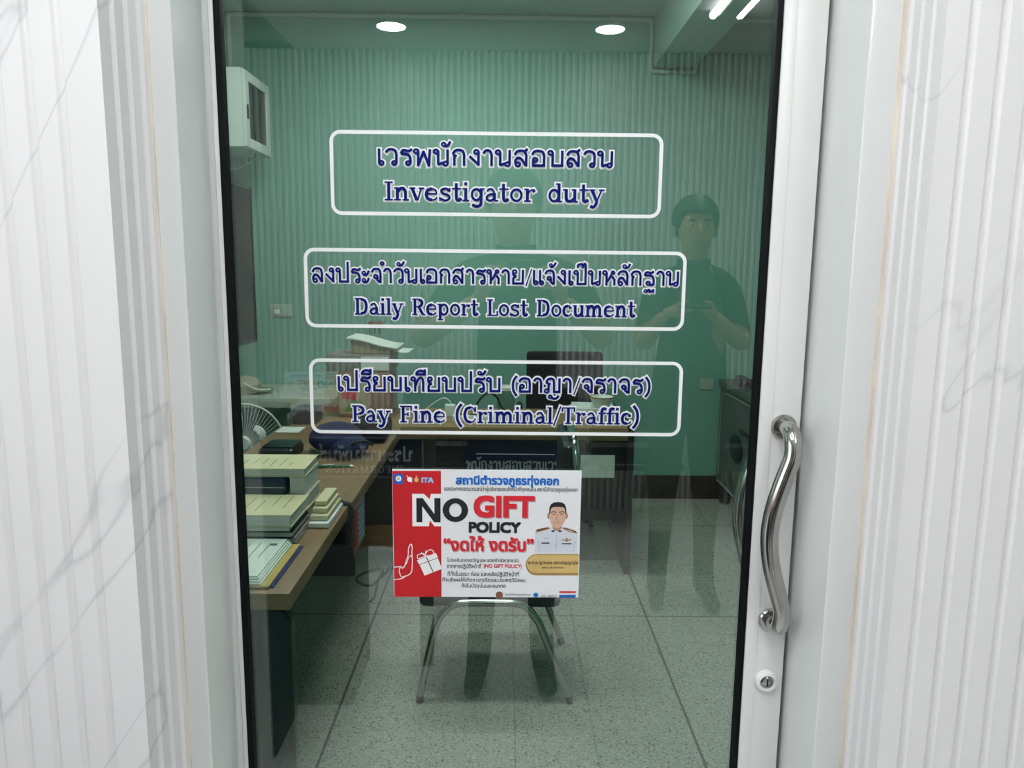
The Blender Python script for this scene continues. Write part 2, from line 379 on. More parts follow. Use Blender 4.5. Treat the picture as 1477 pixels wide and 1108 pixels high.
GL = {
 'เ': (.40, [S((.11, 1), (.11, .13)), circ(.22, .13)]),
 'แ': (.78, [S((.11, 1), (.11, .13)), circ(.22, .13), S((.49, 1), (.49, .13)), circ(.60, .13)]),
 'ว': (.74, [Q((.04, .76), (.15, .92), (.34, .97), (.54, .88), (.60, .64), (.60, .5)), S((.60, .52), (.60, .13)), circ(.48, .13)]),
 'ร': (.72, [RHEAD, Q((.06, .70), (.30, .69), (.50, .60), (.57, .38), (.57, .13)), circ(.45, .13)]),
 'พ': (1.02, [circ(.13, .86), S((.24, .88), (.23, .0), (.52, .84), (.80, .0), (.86, 1))]),
 'น': (.94, [circ(.13, .86), S((.25, .88), (.25, .06)), S((.22, .07), (.58, .2)), circ(.64, .13), S((.75, 1), (.75, .13))]),
 'ก': (.86, [S((.14, 0), (.14, .5), (.2, .6), (.06, .69)), ARCH, S((.66, .55), (.66, 0))]),
 'ง': (.72, [circ(.42, .86), S((.53, .88), (.53, .02)), S((.57, .05), (.05, .60))]),
 'า': (.66, [Q((.04, .76), (.14, .92), (.27, .97), (.42, .88), (.48, .66), (.48, .5)), S((.48, .52), (.48, 0))]),
 'ส': (.88, [ARCH, S((.66, .55), (.66, 0)), circ(.22, .13), Q((.11, .13), (.09, .34), (.20, .52), (.36, .50), (.52, .28), (.64, .06)), S((.56, .92), (.74, 1.08))]),
 'ล': (.86, [ARCH, S((.66, .55), (.66, 0)), circ(.22, .13), Q((.11, .13), (.09, .34), (.20, .52), (.36, .50), (.52, .28), (.64, .06))]),
 'อ': (.88, [Q((.06, .72), (.19, .92), (.42, .97), (.64, .88), (.70, .6), (.70, .4)), S((.70, .5), (.70, .07), (.12, .07), (.12, .36)), circ(.23, .42)]),
 'บ': (.94, [circ(.13, .86), S((.25, .88), (.25, .08), (.76, .08), (.76, 1))]),
 'ป': (.94, [circ(.13, .86), S((.25, .88), (.25, .08), (.76, .08), (.76, 1.42))]),
 'ะ': (.60, [circ(.14, .68, .10, .11), Q((.08, .60), (.22, .54), (.36, .60), (.48, .84)), circ(.14, .18, .10, .11), Q((.08, .10), (.22, .04), (.36, .10), (.48, .34))]),
 'จ': (.80, [Q((.05, .72), (.18, .92), (.38, .97), (.56, .88), (.62, .6), (.62, .4)), S((.62, .5), (.62, .0)), S((.60, .03), (.42, .2), (.42, .44)), circ(.31, .44)]),
 'ห': (.94, [circ(.13, .86), S((.25, .88), (.25, 0)), Q((.25, .22), (.44, .48), (.58, .78)), circ(.66, .87, .10, .12), S((.60, .62), (.76, .40), (.76, 0))]),
 'ย': (.92, [circ(.20, .86), Q((.10, .84), (.13, .64), (.32, .55)), Q((.32, .55), (.14, .44), (.12, .2)), S((.12, .3), (.12, .07), (.74, .07), (.74, 1))]),
 'ฐ': (.82, [RHEAD, Q((.06, .70), (.38, .71), (.58, .62), (.66, .4), (.66, .2)), S((.66, .3), (.66, .05)), S((.66, .06), (.42, .06), (.42, .18)), circ(.31, .18), circ(.16, -.36, .09, .11), Q((.22, -.43), (.36, -.28), (.46, -.43), (.56, -.30)), S((.66, -.22), (.66, -.48))]),
 'ท': (.92, [circ(.13, .86), S((.25, .88), (.25, 0)), Q((.25, .35), (.42, .80), (.58, .95), (.70, .84), (.74, .6)), S((.74, .65), (.74, 0))]),
 'ญ': (1.06, [circ(.14, .13), S((.25, .10), (.25, .5), (.30, .6), (.10, .70)), Q((.10, .70), (.22, .92), (.40, .97), (.54, .88), (.58, .64)), S((.58, .68), (.58, .07), (.90, .07), (.90, 1)), circ(.36, -.27, .10, .11), Q((.44, -.34), (.62, -.40), (.78, -.33), (.86, -.17))]),
 'ช': (.92, [circ(.17, .62, .11, .11), Q((.26, .66), (.26, .86), (.10, .95)), S((.26, .6), (.22, .08), (.70, .08), (.70, .60), (.52, .80)), S((.55, .78), (.84, 1.0))]),
 'ม': (.94, [circ(.13, .86), S((.25, .88), (.25, .13)), circ(.14, .13), S((.25, .10), (.76, .06), (.76, 1))]),
 'ธ': (.84, [RHEAD, Q((.06, .70), (.38, .71), (.58, .62), (.66, .4), (.66, .2)), S((.66, .3), (.66, .06), (.14, .06), (.14, .40), (.05, .50))]),
 '/': (.44, [T((.02, -.12), (.38, 1.06))]),
 '(': (.40, [Q((.34, 1.14), (.16, .84), (.10, .46), (.16, .08), (.34, -.24))]),
 ')': (.40, [Q((.06, 1.14), (.24, .84), (.30, .46), (.24, .08), (.06, -.24))]),
 ' ': (.5, []),
 # marks, drawn around x = 0
 'ั': (0, [circ(-.10, 1.30, .10, .11), Q((-.06, 1.21), (.06, 1.21), (.16, 1.28), (.26, 1.48))]),
 'ี': (0, [Q((-.34, 1.17), (-.22, 1.36), (0, 1.42), (.2, 1.30)), S((-.36, 1.17), (.26, 1.17)), S((.20, 1.15), (.20, 1.52))]),
 '้': (0, [circ(-.10, 1.34, .08, .1), Q((-.14, 1.25), (-.02, 1.20), (.10, 1.30), (.24, 1.52))]),
 '็': (0, [circ(.08, 1.24, .06, .09), Q((-.24, 1.17), (-.22, 1.36), (-.02, 1.42), (.16, 1.36), (.26, 1.52))]),
 '์': (0, [circ(0, 1.24, .09, .09), Q((.07, 1.30), (.02, 1.42), (.20, 1.55))]),
 'ํ': (0, [circ(0, 1.32, .11, .11)]),
 # slab Latin
 'I': (.46, [S((.22, 0), (.22, 1)), SER(.03, .41, .04), SER(.03, .41, .96)]),
 'n': (.74, [S((.17, 0), (.17, .7)), SER(.02, .17, .66), SER(.02, .33, .04), Q((.2, .48), (.3, .62), (.44, .64), (.54, .5)), S((.54, .53), (.54, 0)), SER(.40, .70, .04)]),
 'v': (.68, [S((.12, .68), (.33, .03)), T((.54, .68), (.36, .02)), SER(0, .27, .66), SER(.42, .67, .66)]),
 'e': (.68, [T((.1, .37), (.57, .37)), TQ((.57, .35), (.53, .56), (.34, .66)), Q((.36, .65), (.17, .57), (.10, .35), (.17, .12), (.36, .05)), TQ((.34, .04), (.50, .08), (.59, .19))]),
 's': (.60, [(Q((.46, .52), (.40, .63), (.27, .66), (.13, .58), (.15, .44), (.31, .36), (.46, .28), (.49, .15), (.38, .05), (.24, .04), (.10, .14))[0], .12, 1), T((.50, .70), (.50, .48)), T((.06, .0), (.06, .22))]),
 't': (.50, [S((.22, .95), (.22, .2)), Q((.22, .24), (.24, .10), (.33, .05), (.46, .14)), SER(.03, .45, .66)]),
 'i': (.36, [S((.17, 0), (.17, .7)), SER(.02, .17, .66), SER(.02, .33, .04), S((.17, .84), (.17, 1))]),
 'g': (.70, [ell(.31, .36, .20, .29), S((.53, .69), (.53, 0)), Q((.53, .03), (.50, -.18), (.33, -.27), (.12, -.18)), SER(.53, .69, .66)]),
 'a': (.66, [S((.45, .46), (.45, .1)), TQ((.45, .10), (.50, .04), (.63, .05)), (Q((.12, .53), (.20, .64), (.34, .65), (.45, .46))[0], .11, 1), (Q((.45, .40), (.26, .37), (.12, .27), (.12, .12), (.24, .05), (.37, .09), (.45, .20))[0], .12, 1)]),
 'o': (.68, [ell(.33, .35, .23, .30)]),
 'r': (.56, [S((.17, 0), (.17, .7)), SER(.02, .17, .66), SER(.02, .33, .04), TQ((.2, .46), (.3, .60), (.42, .65)), S((.42, .66), (.49, .52))]),
 'd': (.72, [ell(.31, .35, .20, .30), S((.53, 1), (.53, 0)), SER(.38, .53, .96), SER(.53, .69, .04)]),
 'u': (.74, [S((.16, .7), (.16, .24)), Q((.16, .28), (.20, .10), (.34, .06), (.46, .13), (.55, .25)), S((.55, .7), (.55, 0)), SER(.01, .16, .66), SER(.40, .55, .66), SER(.55, .70, .04)]),
 'y': (.70, [S((.12, .68), (.36, .05)), T((.57, .68), (.33, .0)), Q((.37, .08), (.28, -.16), (.18, -.24), (.06, -.18)), SER(0, .27, .66), SER(.44, .70, .66)]),
 'D': (.84, [S((.18, 0), (.18, 1)), SER(.02, .42, .04), SER(.02, .42, .96), Q((.38, .93), (.60, .83), (.68, .5), (.60, .17), (.38, .07))]),
 'l': (.36, [S((.17, 0), (.17, 1)), SER(.02, .17, .96), SER(.02, .33, .04)]),
 'R': (.82, [S((.18, 0), (.18, 1)), SER(.02, .34, .04), SER(.02, .42, .96), Q((.40, .93), (.55, .86), (.58, .73), (.53, .59), (.40, .53)), SER(.18, .42, .51), S((.40, .5), (.63, .05)), SER(.58, .78, .04)]),
 'p': (.72, [S((.17, .7), (.17, -.28)), SER(.02, .17, .66), SER(.02, .34, -.25), ell(.39, .35, .20, .30)]),
 'L': (.68, [S((.18, 0), (.18, 1)), SER(.02, .62, .04), SER(.02, .36, .96), T((.60, .0), (.60, .30))]),
 'c': (.62, [TQ((.47, .56), (.42, .64), (.32, .66)), Q((.34, .65), (.16, .57), (.10, .35), (.16, .12), (.34, .05)), TQ((.32, .04), (.46, .08), (.55, .20)), S((.47, .60), (.47, .46))]),
 'm': (1.08, [S((.17, 0), (.17, .7)), SER(.02, .17, .66), SER(.02, .33, .04), Q((.2, .48), (.29, .62), (.42, .64), (.51, .5)), S((.51, .53), (.51, 0)), SER(.38, .66, .04), Q((.54, .48), (.63, .62), (.76, .64), (.86, .5)), S((.86, .53), (.86, 0)), SER(.73, 1.03, .04)]),
 'P': (.72, [S((.18, 0), (.18, 1)), SER(.02, .36, .04), SER(.02, .42, .96), Q((.40, .93), (.56, .85), (.60, .71), (.55, .57), (.40, .50)), SER(.18, .42, .48)]),
 'F': (.70, [S((.18, 0), (.18, 1)), SER(.02, .62, .96), T((.60, 1), (.60, .70)), SER(.18, .44, .5), T((.43, .62), (.43, .38)), SER(.02, .38, .04)]),
 'C': (.78, [TQ((.66, .68), (.58, .88), (.42, .96)), Q((.44, .95), (.22, .85), (.12, .5), (.22, .15), (.44, .05)), TQ((.42, .04), (.58, .10), (.68, .28)), T((.67, .98), (.67, .66))]),
 'T': (.74, [S((.36, 0), (.36, 1)), SER(.03, .69, .96), T((.05, 1), (.05, .72)), T((.67, 1), (.67, .72)), SER(.20, .52, .04)]),
 'f': (.44, [S((.20, 0), (.20, .78)), Q((.20, .74), (.23, .90), (.32, .95), (.44, .90)), SER(.03, .42, .66), SER(.04, .38, .04)]),
 'N': (.86, [T((.16, 0), (.16, 1)), T((.70, 0), (.70, 1)), S((.14, .97), (.70, .05)), SER(.02, .26, .96), SER(.58, .82, .96), SER(.04, .30, .04)]),
 'O': (.86, [ell(.42, .5, .30, .44, .13)]),
 'M': (1.0, [T((.16, 0), (.16, 1)), S((.82, 0), (.82, 1)), S((.16, .96), (.49, .06)), T((.49, .04), (.82, .98)), SER(.02, .20, .96), SER(.80, .97, .96), SER(.04, .30, .04), SER(.68, .97, .04)]),
 'A': (.84, [T((.40, .98), (.14, .02)), S((.40, .98), (.68, .02)), T((.22, .32), (.58, .32)), SER(.02, .28, .04), SER(.54, .82, .04)]),
}
GL['ำ'] = (GL['า'][0], [circ(-.06, 1.32, .11, .11)] + GL['า'][1])
def layout(text, gap=.0, space=None):
    out = []; x = 0; prev = (0, .8)
    for ch in text:
        w, st = GL[ch]
        if ch == ' ' and space: w = space
        if w == 0:
            cx = prev[0] + prev[1] - (.30 if ch != '็' else .46)
            if ch == 'ี': cx += .02
            out += [([(px + cx, py) for px, py in s[0]], s[1], s[2]) for s in st]
        else:
            out += [([(px + x, py) for px, py in s[0]], s[1], s[2]) for s in st]
            prev = (x, w); x += w + gap
    return out
def ink(strokes, bm, fx, fz, yoff, grow, wscale=1.0):
    """strokes as flat ribbons; fx, fz map em units to metres; grow widens (outline); sharp corners start a new ribbon"""
    si = 0
    sc = abs(fz(1) - fz(0))
    for pts, w, sm in strokes:
        P = [Vector((p[0], p[1])) for p in pts]
        if sm: P = [Vector(q[:2]) for q in bez([(p[0], p[1], 0) for p in pts], 6)]
        P = [Vector((fx(p.x), fz(p.y))) for p in P]
        h0 = w * wscale * sc / 2; h = h0 + grow
        closed = (P[0] - P[-1]).length < 1e-6
        runs = [[P[0]]]; ext = [[grow, grow]]
        for i in range(1, len(P)):
            runs[-1].append(P[i])
            if i < len(P) - 1:
                c = (P[i] - P[i - 1]).normalized().dot((P[i + 1] - P[i]).normalized())
                if c < .62:
                    e = grow + h0 * min(.62 if c < -.3 else 1.0, math.tan(math.acos(max(-1, min(1, c))) / 2))
                    ext[-1][1] = e; runs.append([P[i]]); ext.append([e, grow])
        for P, (ea, eb) in zip(runs, ext):
            ys = yoff - si * 1.1e-5; si += 1        # each pen stroke lies a hair above the one before
            n = len(P)
            if not closed:
                P = list(P)
                P[0] = P[0] + (P[0] - P[1]).normalized() * ea; P[-1] = P[-1] + (P[-1] - P[-2]).normalized() * eb
            L, R_ = [], []
            for i in range(n):
                a = P[i - 1] if i > 0 else (P[-2] if closed else None); b = P[i + 1] if i < n - 1 else (P[1] if closed else None)
                d1 = (P[i] - a).normalized() if a is not None else (b - P[i]).normalized()
                d2 = (b - P[i]).normalized() if b is not None else d1
                t = (d1 + d2).normalized(); nrm = Vector((-t.y, t.x))
                k = min(1.5, 1 / max(.3, nrm.dot(Vector((-d2.y, d2.x)))))
                L.append(P[i] + nrm * h * k); R_.append(P[i] - nrm * h * k)
            vl = [bm.verts.new((q.x, ys, q.y)) for q in L]; vr = [bm.verts.new((q.x, ys, q.y)) for q in R_]
            for i in range(n - 1): bm.faces.new((vl[i], vl[i + 1], vr[i + 1], vr[i]))
def text_span(strokes):
    xs = [p[0] + s * st[1] / 2 for st in strokes for p in st[0] for s in (-1, 1)]
    return min(xs), max(xs)
def lettering(text, x0, x1, zb, h, y, grow=0.0, wscale=1.0, gap=.0, space=None, sgn=1):
    st = layout(text, gap, space); a, b = text_span(st)
    mb = MB()
    ink(st, mb.bm, lambda u: x0 + (u - a) / (b - a) * (x1 - x0), lambda v: zb + v * h, y, grow, wscale)
    return mb

# printed text from the built-in font, flattened into a mesh
def print_mesh(items, y0):
    """items: (text, x0, x1, zbase, height_of_caps or None, bold, layer) -> MB of flat faces on plane y0 - layer"""
    mb = MB()
    for text, x0, x1, z0, z1, bold, dy in items:
        cu = bpy.data.curves.new('t', 'FONT'); cu.body = text; cu.resolution_u = 3
        ob = bpy.data.objects.new('t', cu); C.objects.link(ob)
        bpy.context.view_layer.update()
        me = bpy.data.meshes.new_from_object(ob.evaluated_get(bpy.context.evaluated_depsgraph_get()))
        xs = [v.co.x for v in me.vertices]; ys = [v.co.y for v in me.vertices]
        ax, bx, ay, by = min(xs), max(xs), min(ys), max(ys)
        r = bold * (z1 - z0) / (by - ay)       # heavier weight: the glyphs printed again with small shifts
        base = [v.co.copy() for v in me.vertices]
        for k in range(9 if bold else 1):
            ox, oz = (0, 0) if k == 8 or not bold else [(r, 0), (r, r), (0, r), (-r, r), (-r, 0), (-r, -r), (0, -r), (r, -r)][k]
            for v, c in zip(me.vertices, base):
                v.co = (x0 + r + (c.x - ax) / (bx - ax) * (x1 - x0 - 2 * r) + ox, y0 - dy - k * 1.1e-5, z0 + r + (c.y - ay) / (by - ay) * (z1 - z0 - 2 * r) + oz)
            mb.bm.from_mesh(me)
        bpy.data.meshes.remove(me)
        bpy.data.objects.remove(ob); bpy.data.curves.remove(cu)
    return mb
# ------------------------------------------------------------------ camera (a phone held at 1.52 m, 1.14 m in front of the glass)
cd = bpy.data.cameras.new('camera'); cam = bpy.data.objects.new('camera', cd); C.objects.link(cam)
cd.lens = 1084 / 1477 * 36; cd.sensor_width = 36; cd.clip_start = .02
rt, dn, fw = Vector((0.99992533, -0.00637098, 0.01042787)), Vector((0.00933201, -0.15282003, -0.98820997)), Vector((0.00788945, 0.9882335, -0.15274917))
cam.matrix_world = Matrix.Translation((0, -1.14, 1.52)) @ Matrix((rt, -dn, -fw)).transposed().to_4x4()
scn.camera = cam

# ------------------------------------------------------------------ the setting
def struct(mb, name, m, label, smooth=35, base=(0, 0, 0)):
    return single(mb, name, m, base, label, None, kind='structure', smooth=smooth)
BY, CZ = 3.73, 3.045          # back wall of the office, its ceiling
struct(MB().box(-1.75, 2.0, 0.03, BY, -.1, 0), 'floor', M['floor'], 'greenish terrazzo floor inside the office')
struct(MB().box(-6, 5, -4.2, 0.03, -.1, 0), 'floor', M['cfloor'], 'grey terrazzo floor of the corridor outside the door')
struct(MB().box(-1.85, 2.1, BY, BY + .1, 0, CZ), 'wall_back', M['wallgreen'], 'plain teal green wall at the back of the office')
struct(MB().box(-1.85, -1.75, .1, BY, 0, CZ), 'wall_left', M['wallgreen'], 'teal green left wall of the office')
struct(MB().box(2.0, 2.1, .1, BY, 0, CZ), 'wall_right', M['wallgreen'], 'teal green right wall of the office')
struct(MB().box(-1.85, 2.1, .03, BY + .1, CZ, CZ + .1), 'ceiling', M['ceilgreen'], 'pale green ceiling of the office')
struct(MB().box(.885, 1.136, .1, BY, 2.745, CZ, .004), 'ceiling_beam', M['ceilgreen'], 'pale green concrete beam running along the office ceiling')
struct(MB().box(-1.74, 1.99, BY - .014, BY, 0, .16, .003), 'baseboard_back', M['base'], 'dark brown tile skirting below the back wall')
struct(MB().box(-1.85, -.47, .03, .1, 0, CZ).box(.51, 2.1, .03, .1, 0, CZ).box(-.47, .51, .03, .1, 2.3, CZ), 'wall_front', M['wallgreen'], 'office front wall around the sliding door', smooth=0)

# fluted cladding: profile follows the wall face, then turns into the reveal beside the door
def flute(length, first, pitch, gw=.011, gd=.005):
    P = [(0, 0)]; s = first
    while s < length - gw:
        P += [(s, 0), (s + .002, -gd * .85), (s + .0038, -gd), (s + gw - .0045, -gd), (s + gw - .002, -gd * .7), (s + gw, -.0006), (s + gw + .001, 0)]
        s += pitch
    return P + [(length, 0)]
FY = -.24
def cladding(side):
    xe = -.462 if side < 0 else .494
    pts = [(xe + side * s, FY - d) for s, d in flute(2.2, .042 if side < 0 else .026, .0358)]
    pts = pts[::-1] + [(xe + side * -d + (.008 if side > 0 else .004) * s / .112, FY + s) for s, d in flute(.112, .022, .031, .012, .0036)]
    mb = MB().strip(pts, 0, 2.77)
    mb.box(min(xe + side * .012, xe + side * 2.2), max(xe + side * .012, xe + side * 2.2), FY + .008, .028, 0, 2.77)
    return mb
struct(cladding(-1), 'wall_front_left', M['marble'], 'white fluted marble-veined wall panels left of the door', smooth=20)
struct(cladding(1), 'wall_front_right', M['marble'], 'white fluted marble-veined wall panels right of the door', smooth=20)
struct(MB().box(-2.66, 2.69, FY, .03, 2.3, 2.77), 'wall_front_top', M['alu'], 'white header wall above the door')
tl = struct(MB().box(-.459, -.427, -.13, .03, 0, 2.3, .004, 3), 'trim_1', M['jamb'], 'white aluminium frame left of the glass door')
tr = struct(MB().box(.459, .503, -.13, .03, 0, 2.3, .003, 3), 'trim_2', M['jamb'], 'white glossy aluminium frame right of the glass door')
part(MB().box(-.4605, -.4565, -.1325, -.125, 0, 2.3, .001), 'sealant', M['caulk'], tl, 'beige sealant line')
part(MB().box(.4985, .5025, -.134, -.125, 0, 2.3, .001), 'sealant', M['caulk'], tr, 'beige sealant line')
part(MB().box(.448, .4595, .016, .03, 0, 2.3), 'brush_seal', M['gapdark'], tr, 'dark seal in the gap beside the sliding door')

# ------------------------------------------------------------------ the sliding glass door
door = thing('door_1', (.0, 0, 0), 'green tinted glass sliding door in a white frame with blue and white lettering', 'door', kind='structure')
def stile():
    mb = MB().box(.3895, .4525, -.012, .012, .02, 2.28, .0025, 3)
    mb.box(.3885, .4075, -.0135, -.009, .02, 2.28, .001)
    return mb
part(stile(), 'stile', M['alu'], door, 'white aluminium stile carrying the handle and lock')
part(MB().box(-.4268, -.4195, -.006, .012, .02, 2.28, .001), 'edge_strip', M['alu'], door)
part(MB().box(-.4195, .3885, -.012, .012, .02, .14, .002).box(-.4195, .3885, -.012, .012, 2.2, 2.28, .002), 'rail', M['alu'], door)
part(MB().box(-.4195, -.4095, -.0075, .008, .14, 2.2, .001).box(.3805, .3892, -.0085, .008, .14, 2.2, .001), 'gasket', M['rubber'], door, 'black rubber gasket')
part(MB().box(-.4095, .3805, 0, .005, .14, 2.2), 'glass_pane', M['glass'], door, 'green tinted see-through glass pane', smooth=0)
def handle(sy, name):
    y = lambda d: sy * d
    xo, b = .4265, -.0265
    if sy > 0: xo = .417
    zt, zb = 1.283, .968
    path = [(xo, y(.012), zt), (xo + .001, y(.036), zt - .001), (xo + .001, y(.05), zt - .012), (xo, y(.056), zt - .035)]
    for k in range(1, 10):
        t = k / 10; path.append((xo + b * math.sin(PI * t) ** 1.15, y(.056), zt - .035 + (zb - zt + .07) * t))
    path += [(xo, y(.056), zb + .035), (xo + .001, y(.05), zb + .012), (xo + .001, y(.036), zb + .001), (xo, y(.012), zb)]
    h = part(MB().tube(bez(path, 6), .0132, 24), name, M['steel'], door, 'curved stainless steel pull handle')
    for z in (zt, zb):
        part(MB().lathe([(.0195, y(.012)), (.0195, y(.016)), (.0175, y(.0185)), (.012, y(.0185))], (xo, 0, z), 'Y', 32), 'flange', M['chrome'], h)
handle(-1, 'pull_handle'); handle(1, 'inner_pull_handle')
lk = part(MB().lathe([(.0178, -.012), (.0178, -.017), (.016, -.021), (.0125, -.0225), (.0115, -.0195), (.0105, -.0195)], (.425, 0, .864), 'Y', 40), 'key_lock', M['lockwhite'], door, 'round white key lock')
part(MB().lathe([(.0095, -.012), (.0095, -.0205), (.0085, -.0212)], (.425, 0, .864), 'Y', 28), 'lock_cylinder', M['steel'], lk)
part(MB().box(.4242, .4262, -.0218, -.0205, .858, .869), 'lock_keyhole', M['rubber'], lk)

# ------------------------------------------------------------------ vinyl lettering on the outside of the glass
def rrect(x0, x1, z0, z1, r, w, y):
    def loop(o):
        out = []
        for cx, cz, a0 in ((x1 - r, z1 - r, 0), (x0 + r, z1 - r, 90), (x0 + r, z0 + r, 180), (x1 - r, z0 + r, 270)):
            for k in range(9):
                a = math.radians(a0 + k * 90 / 8); out.append((cx + (r + o) * math.cos(a), cz + (r + o) * math.sin(a)))
        return out
    A, B = loop(w / 2), loop(-w / 2); mb = MB(); n = len(A)
    va = [mb.bm.verts.new((p[0], y, p[1])) for p in A]; vb = [mb.bm.verts.new((p[0], y, p[1])) for p in B]
    for i in range(n): mb.bm.faces.new((va[i], va[(i + 1) % n], vb[(i + 1) % n], vb[i]))
    return mb
def vinyl(label, box, thai, latin):
    x0, x1, z0, z1 = box
    t = thing('lettering_decal', ((x0 + x1) / 2, 0, z0), label, 'door lettering', 'framed lettering on the glass door')
    part(rrect(x0, x1, z0, z1, .0135, .0052, -.0004), 'border_line', M['vwhite'], t, 'white rounded border line', smooth=0)
    for nm, (txt, a, b, zb, h, gap, sp, ws, g) in (('thai_lettering', thai), ('latin_lettering', latin)):
        o = part(lettering(txt, a, b, zb, h, -.0003, g, ws, gap, sp), nm, M['vwhite'], t, 'white outline of the lettering', smooth=0)
        part(lettering(txt, a, b, zb, h, -.0021, 0, ws, gap, sp), 'letter_fill', M['navy'], o, 'navy blue lettering', smooth=0)
vinyl('top lettering panel on the glass reading Investigator duty', (-.2585, .2245, 1.5975, 1.7135),
      ('เวรพนักงานสอบสวน', -.191, .154, 1.667, .0232, .03, None, 1.0, .0023), ('Investigator duty', -.183, .144, 1.6165, .0272, -.02, .55, 1.0, .0023))
vinyl('middle lettering panel on the glass reading Daily Report Lost Document', (-.3015, .2665, 1.4305, 1.5440),
      ('ลงประจำวันเอกสารหาย/แจ้งเป็นหลักฐาน', -.293, .258, 1.4955, .0218, .0, None, .95, .0021), ('Daily Report Lost Document', -.230, .196, 1.448, .0250, -.02, .5, 1.0, .0021))
vinyl('lowest lettering panel on the glass reading Pay Fine (Criminal/Traffic)', (-.2985, .2685, 1.2665, 1.3780),
      ('เปรียบเทียบปรับ (อาญา/จราจร)', -.258, .222, 1.3310, .0228, .02, .5, 1.0, .0021), ('Pay Fine (Criminal/Traffic)', -.238, .206, 1.2825, .0262, -.02, .5, 1.0, .0021))

# ------------------------------------------------------------------ the NO GIFT POLICY sheet taped to the glass
def PU(zx): return -.1765 + (zx - 80) / 1330 * .2955
def PV(zy, zx=740): return 1.208 - (zy - (zx - 80) * .0056 - 80) / 910 * .2105
Y0 = -.0012
def pp(*pts, dy=.0003):
    return [(PU(x), Y0 - dy, PV(y, x)) for x, y in pts]
def disc(cx, cz, rx, ry, dy, n=28, a0=0, a1=360):
    return [(PU(cx + rx * math.cos(math.radians(a0 + (a1 - a0) * k / n))), Y0 - dy, PV(cz - ry * math.sin(math.radians(a0 + (a1 - a0) * k / n)), cx)) for k in range(n + (0 if a1 - a0 == 360 else 1))]
def line(pts, w, dy, closed=False, smooth=True):
    """pen line on the sheet (crop pixels)"""
    mb = MB(); P = bez([(x, y, 0) for x, y in pts], 5) if smooth else [Vector((x, y, 0)) for x, y in pts]
    P = [Vector((PU(p.x), PV(p.y, p.x), 0)) for p in P]
    ww = w / 1330 * .2955 / 2
    ink([([(p.x, p.y) for p in P], 0, 0)], mb.bm, lambda u: u, lambda v: v, Y0 - dy, ww)
    return mb
def join(*mbs):
    a = mbs[0]
    for b in mbs[1:]: a._merge(b.bm)
    return a
def rows(name, m, *items):
    for it in items: PT(print_mesh(text_items(it), Y0), name, m)
def text_items(*rows):
    return [(t, PU(a), PU(b), PV(zb, (a + b) / 2), PV(zt, (a + b) / 2), bold, dy) for t, a, b, zb, zt, bold, dy in rows]
post = thing('policy_poster', (-.03, 0, .998), 'white and red NO GIFT POLICY notice taped on the glass door', 'poster', 'gift policy notices')
part(MB().box(-.1765, .1192, Y0, -.0003, .998, 1.208), 'paper_sheet', M['paper'], post, smooth=0)
PT = lambda mb, name, m: part(mb, name, m, post, smooth=0)
PT(MB().poly(pp((82, 92), (423, 92), (423, 990), (84, 990), dy=.0002)), 'red_field', M['pred'])
# N in its white notched frame, O
PT(MB().poly(pp((219, 252), (303, 252), (343, 290), (351, 252), (423, 252), (423, 481), (375, 481), (343, 440), (336, 481), (219, 481), dy=.0004)), 'letter_frame', M['vwhite'])
nb = MB(); nb.poly(pp((248, 282), (290, 282), (290, 452), (248, 452), dy=.0006)); nb.poly(pp((375, 282), (419, 282), (419, 452), (375, 452), dy=.0006)); nb.poly(pp((248, 282), (294, 282), (419, 452), (373, 452), dy=.00063))
o1, o2 = disc(524, 366, 90, 84, .0006, 40), disc(524, 366, 44, 48, .0006, 40)
va = [nb.bm.verts.new(p) for p in o1]; vb = [nb.bm.verts.new(p) for p in o2]
for i in range(40): nb.bm.faces.new((va[i], va[(i + 1) % 40], vb[(i + 1) % 40], vb[i]))
PT(nb, 'black_headline', M['pblack']); rows('black_headline', M['pblack'], ('POLICY', 618, 990, 528, 448, .045, .0006))
rows('headline_shadow', M['pinkgrey'], *(('GIFT', 659, 1092, 428, 270, .04, .0003), ('“งดให้ งดรับ”', 444, 1088, 668, 556, .03, .0003)))
rows('red_headline', M['pred2'], *(('GIFT', 652, 1085, 420, 262, .04, .0006), ('“งดให้ งดรับ”', 438, 1082, 660, 548, .03, .0006), ('(NO GIFT POLICY)', 726, 1000, 786, 752, .02, .0006)))
PT(print_mesh(text_items(('สถานีตำรวจภูธรทุ่งคอก', 527, 1252, 206, 118, .028, .0006)), Y0), 'blue_title', M['pblue'])
PT(print_mesh(text_items(('สถานีตำรวจภูธรทุ่งคอก', 530, 1256, 210, 121, .045, .0003)), Y0), 'title_glow', M['plblue'])
rows('printed_line', M['pblack'], *(('ขอประกาศเจตนารมณ์ว่าผู้บริหารและเจ้าหน้าที่ทุกคนใน สถานีตำรวจภูธรทุ่งคอก', 446, 1385, 241, 198, .008, .0006),
   ('ไม่ขอรับของขวัญและของกำนัลทุกชนิด', 463, 978, 745, 706, .006, .0006), ('จากการปฏิบัติหน้าที่', 463, 708, 789, 745, .006, .0006),
   ('ที่ทั้งในขณะ ก่อน และหลังปฏิบัติหน้าที่', 468, 980, 846, 802, .006, .0006), ('ที่จะส่งผลให้เกิดการทุจริตและประพฤติมิชอบ', 432, 1026, 889, 846, .006, .0006),
   ('ทั้งในปัจจุบันและอนาคต', 568, 886, 931, 890, .006, .0006), ('สถานีตำรวจภูธรทุ่งคอก', 884, 1066, 986, 962, .0, .0006), ('035 -589922', 1140, 1254, 992, 976, .0, .0006)))
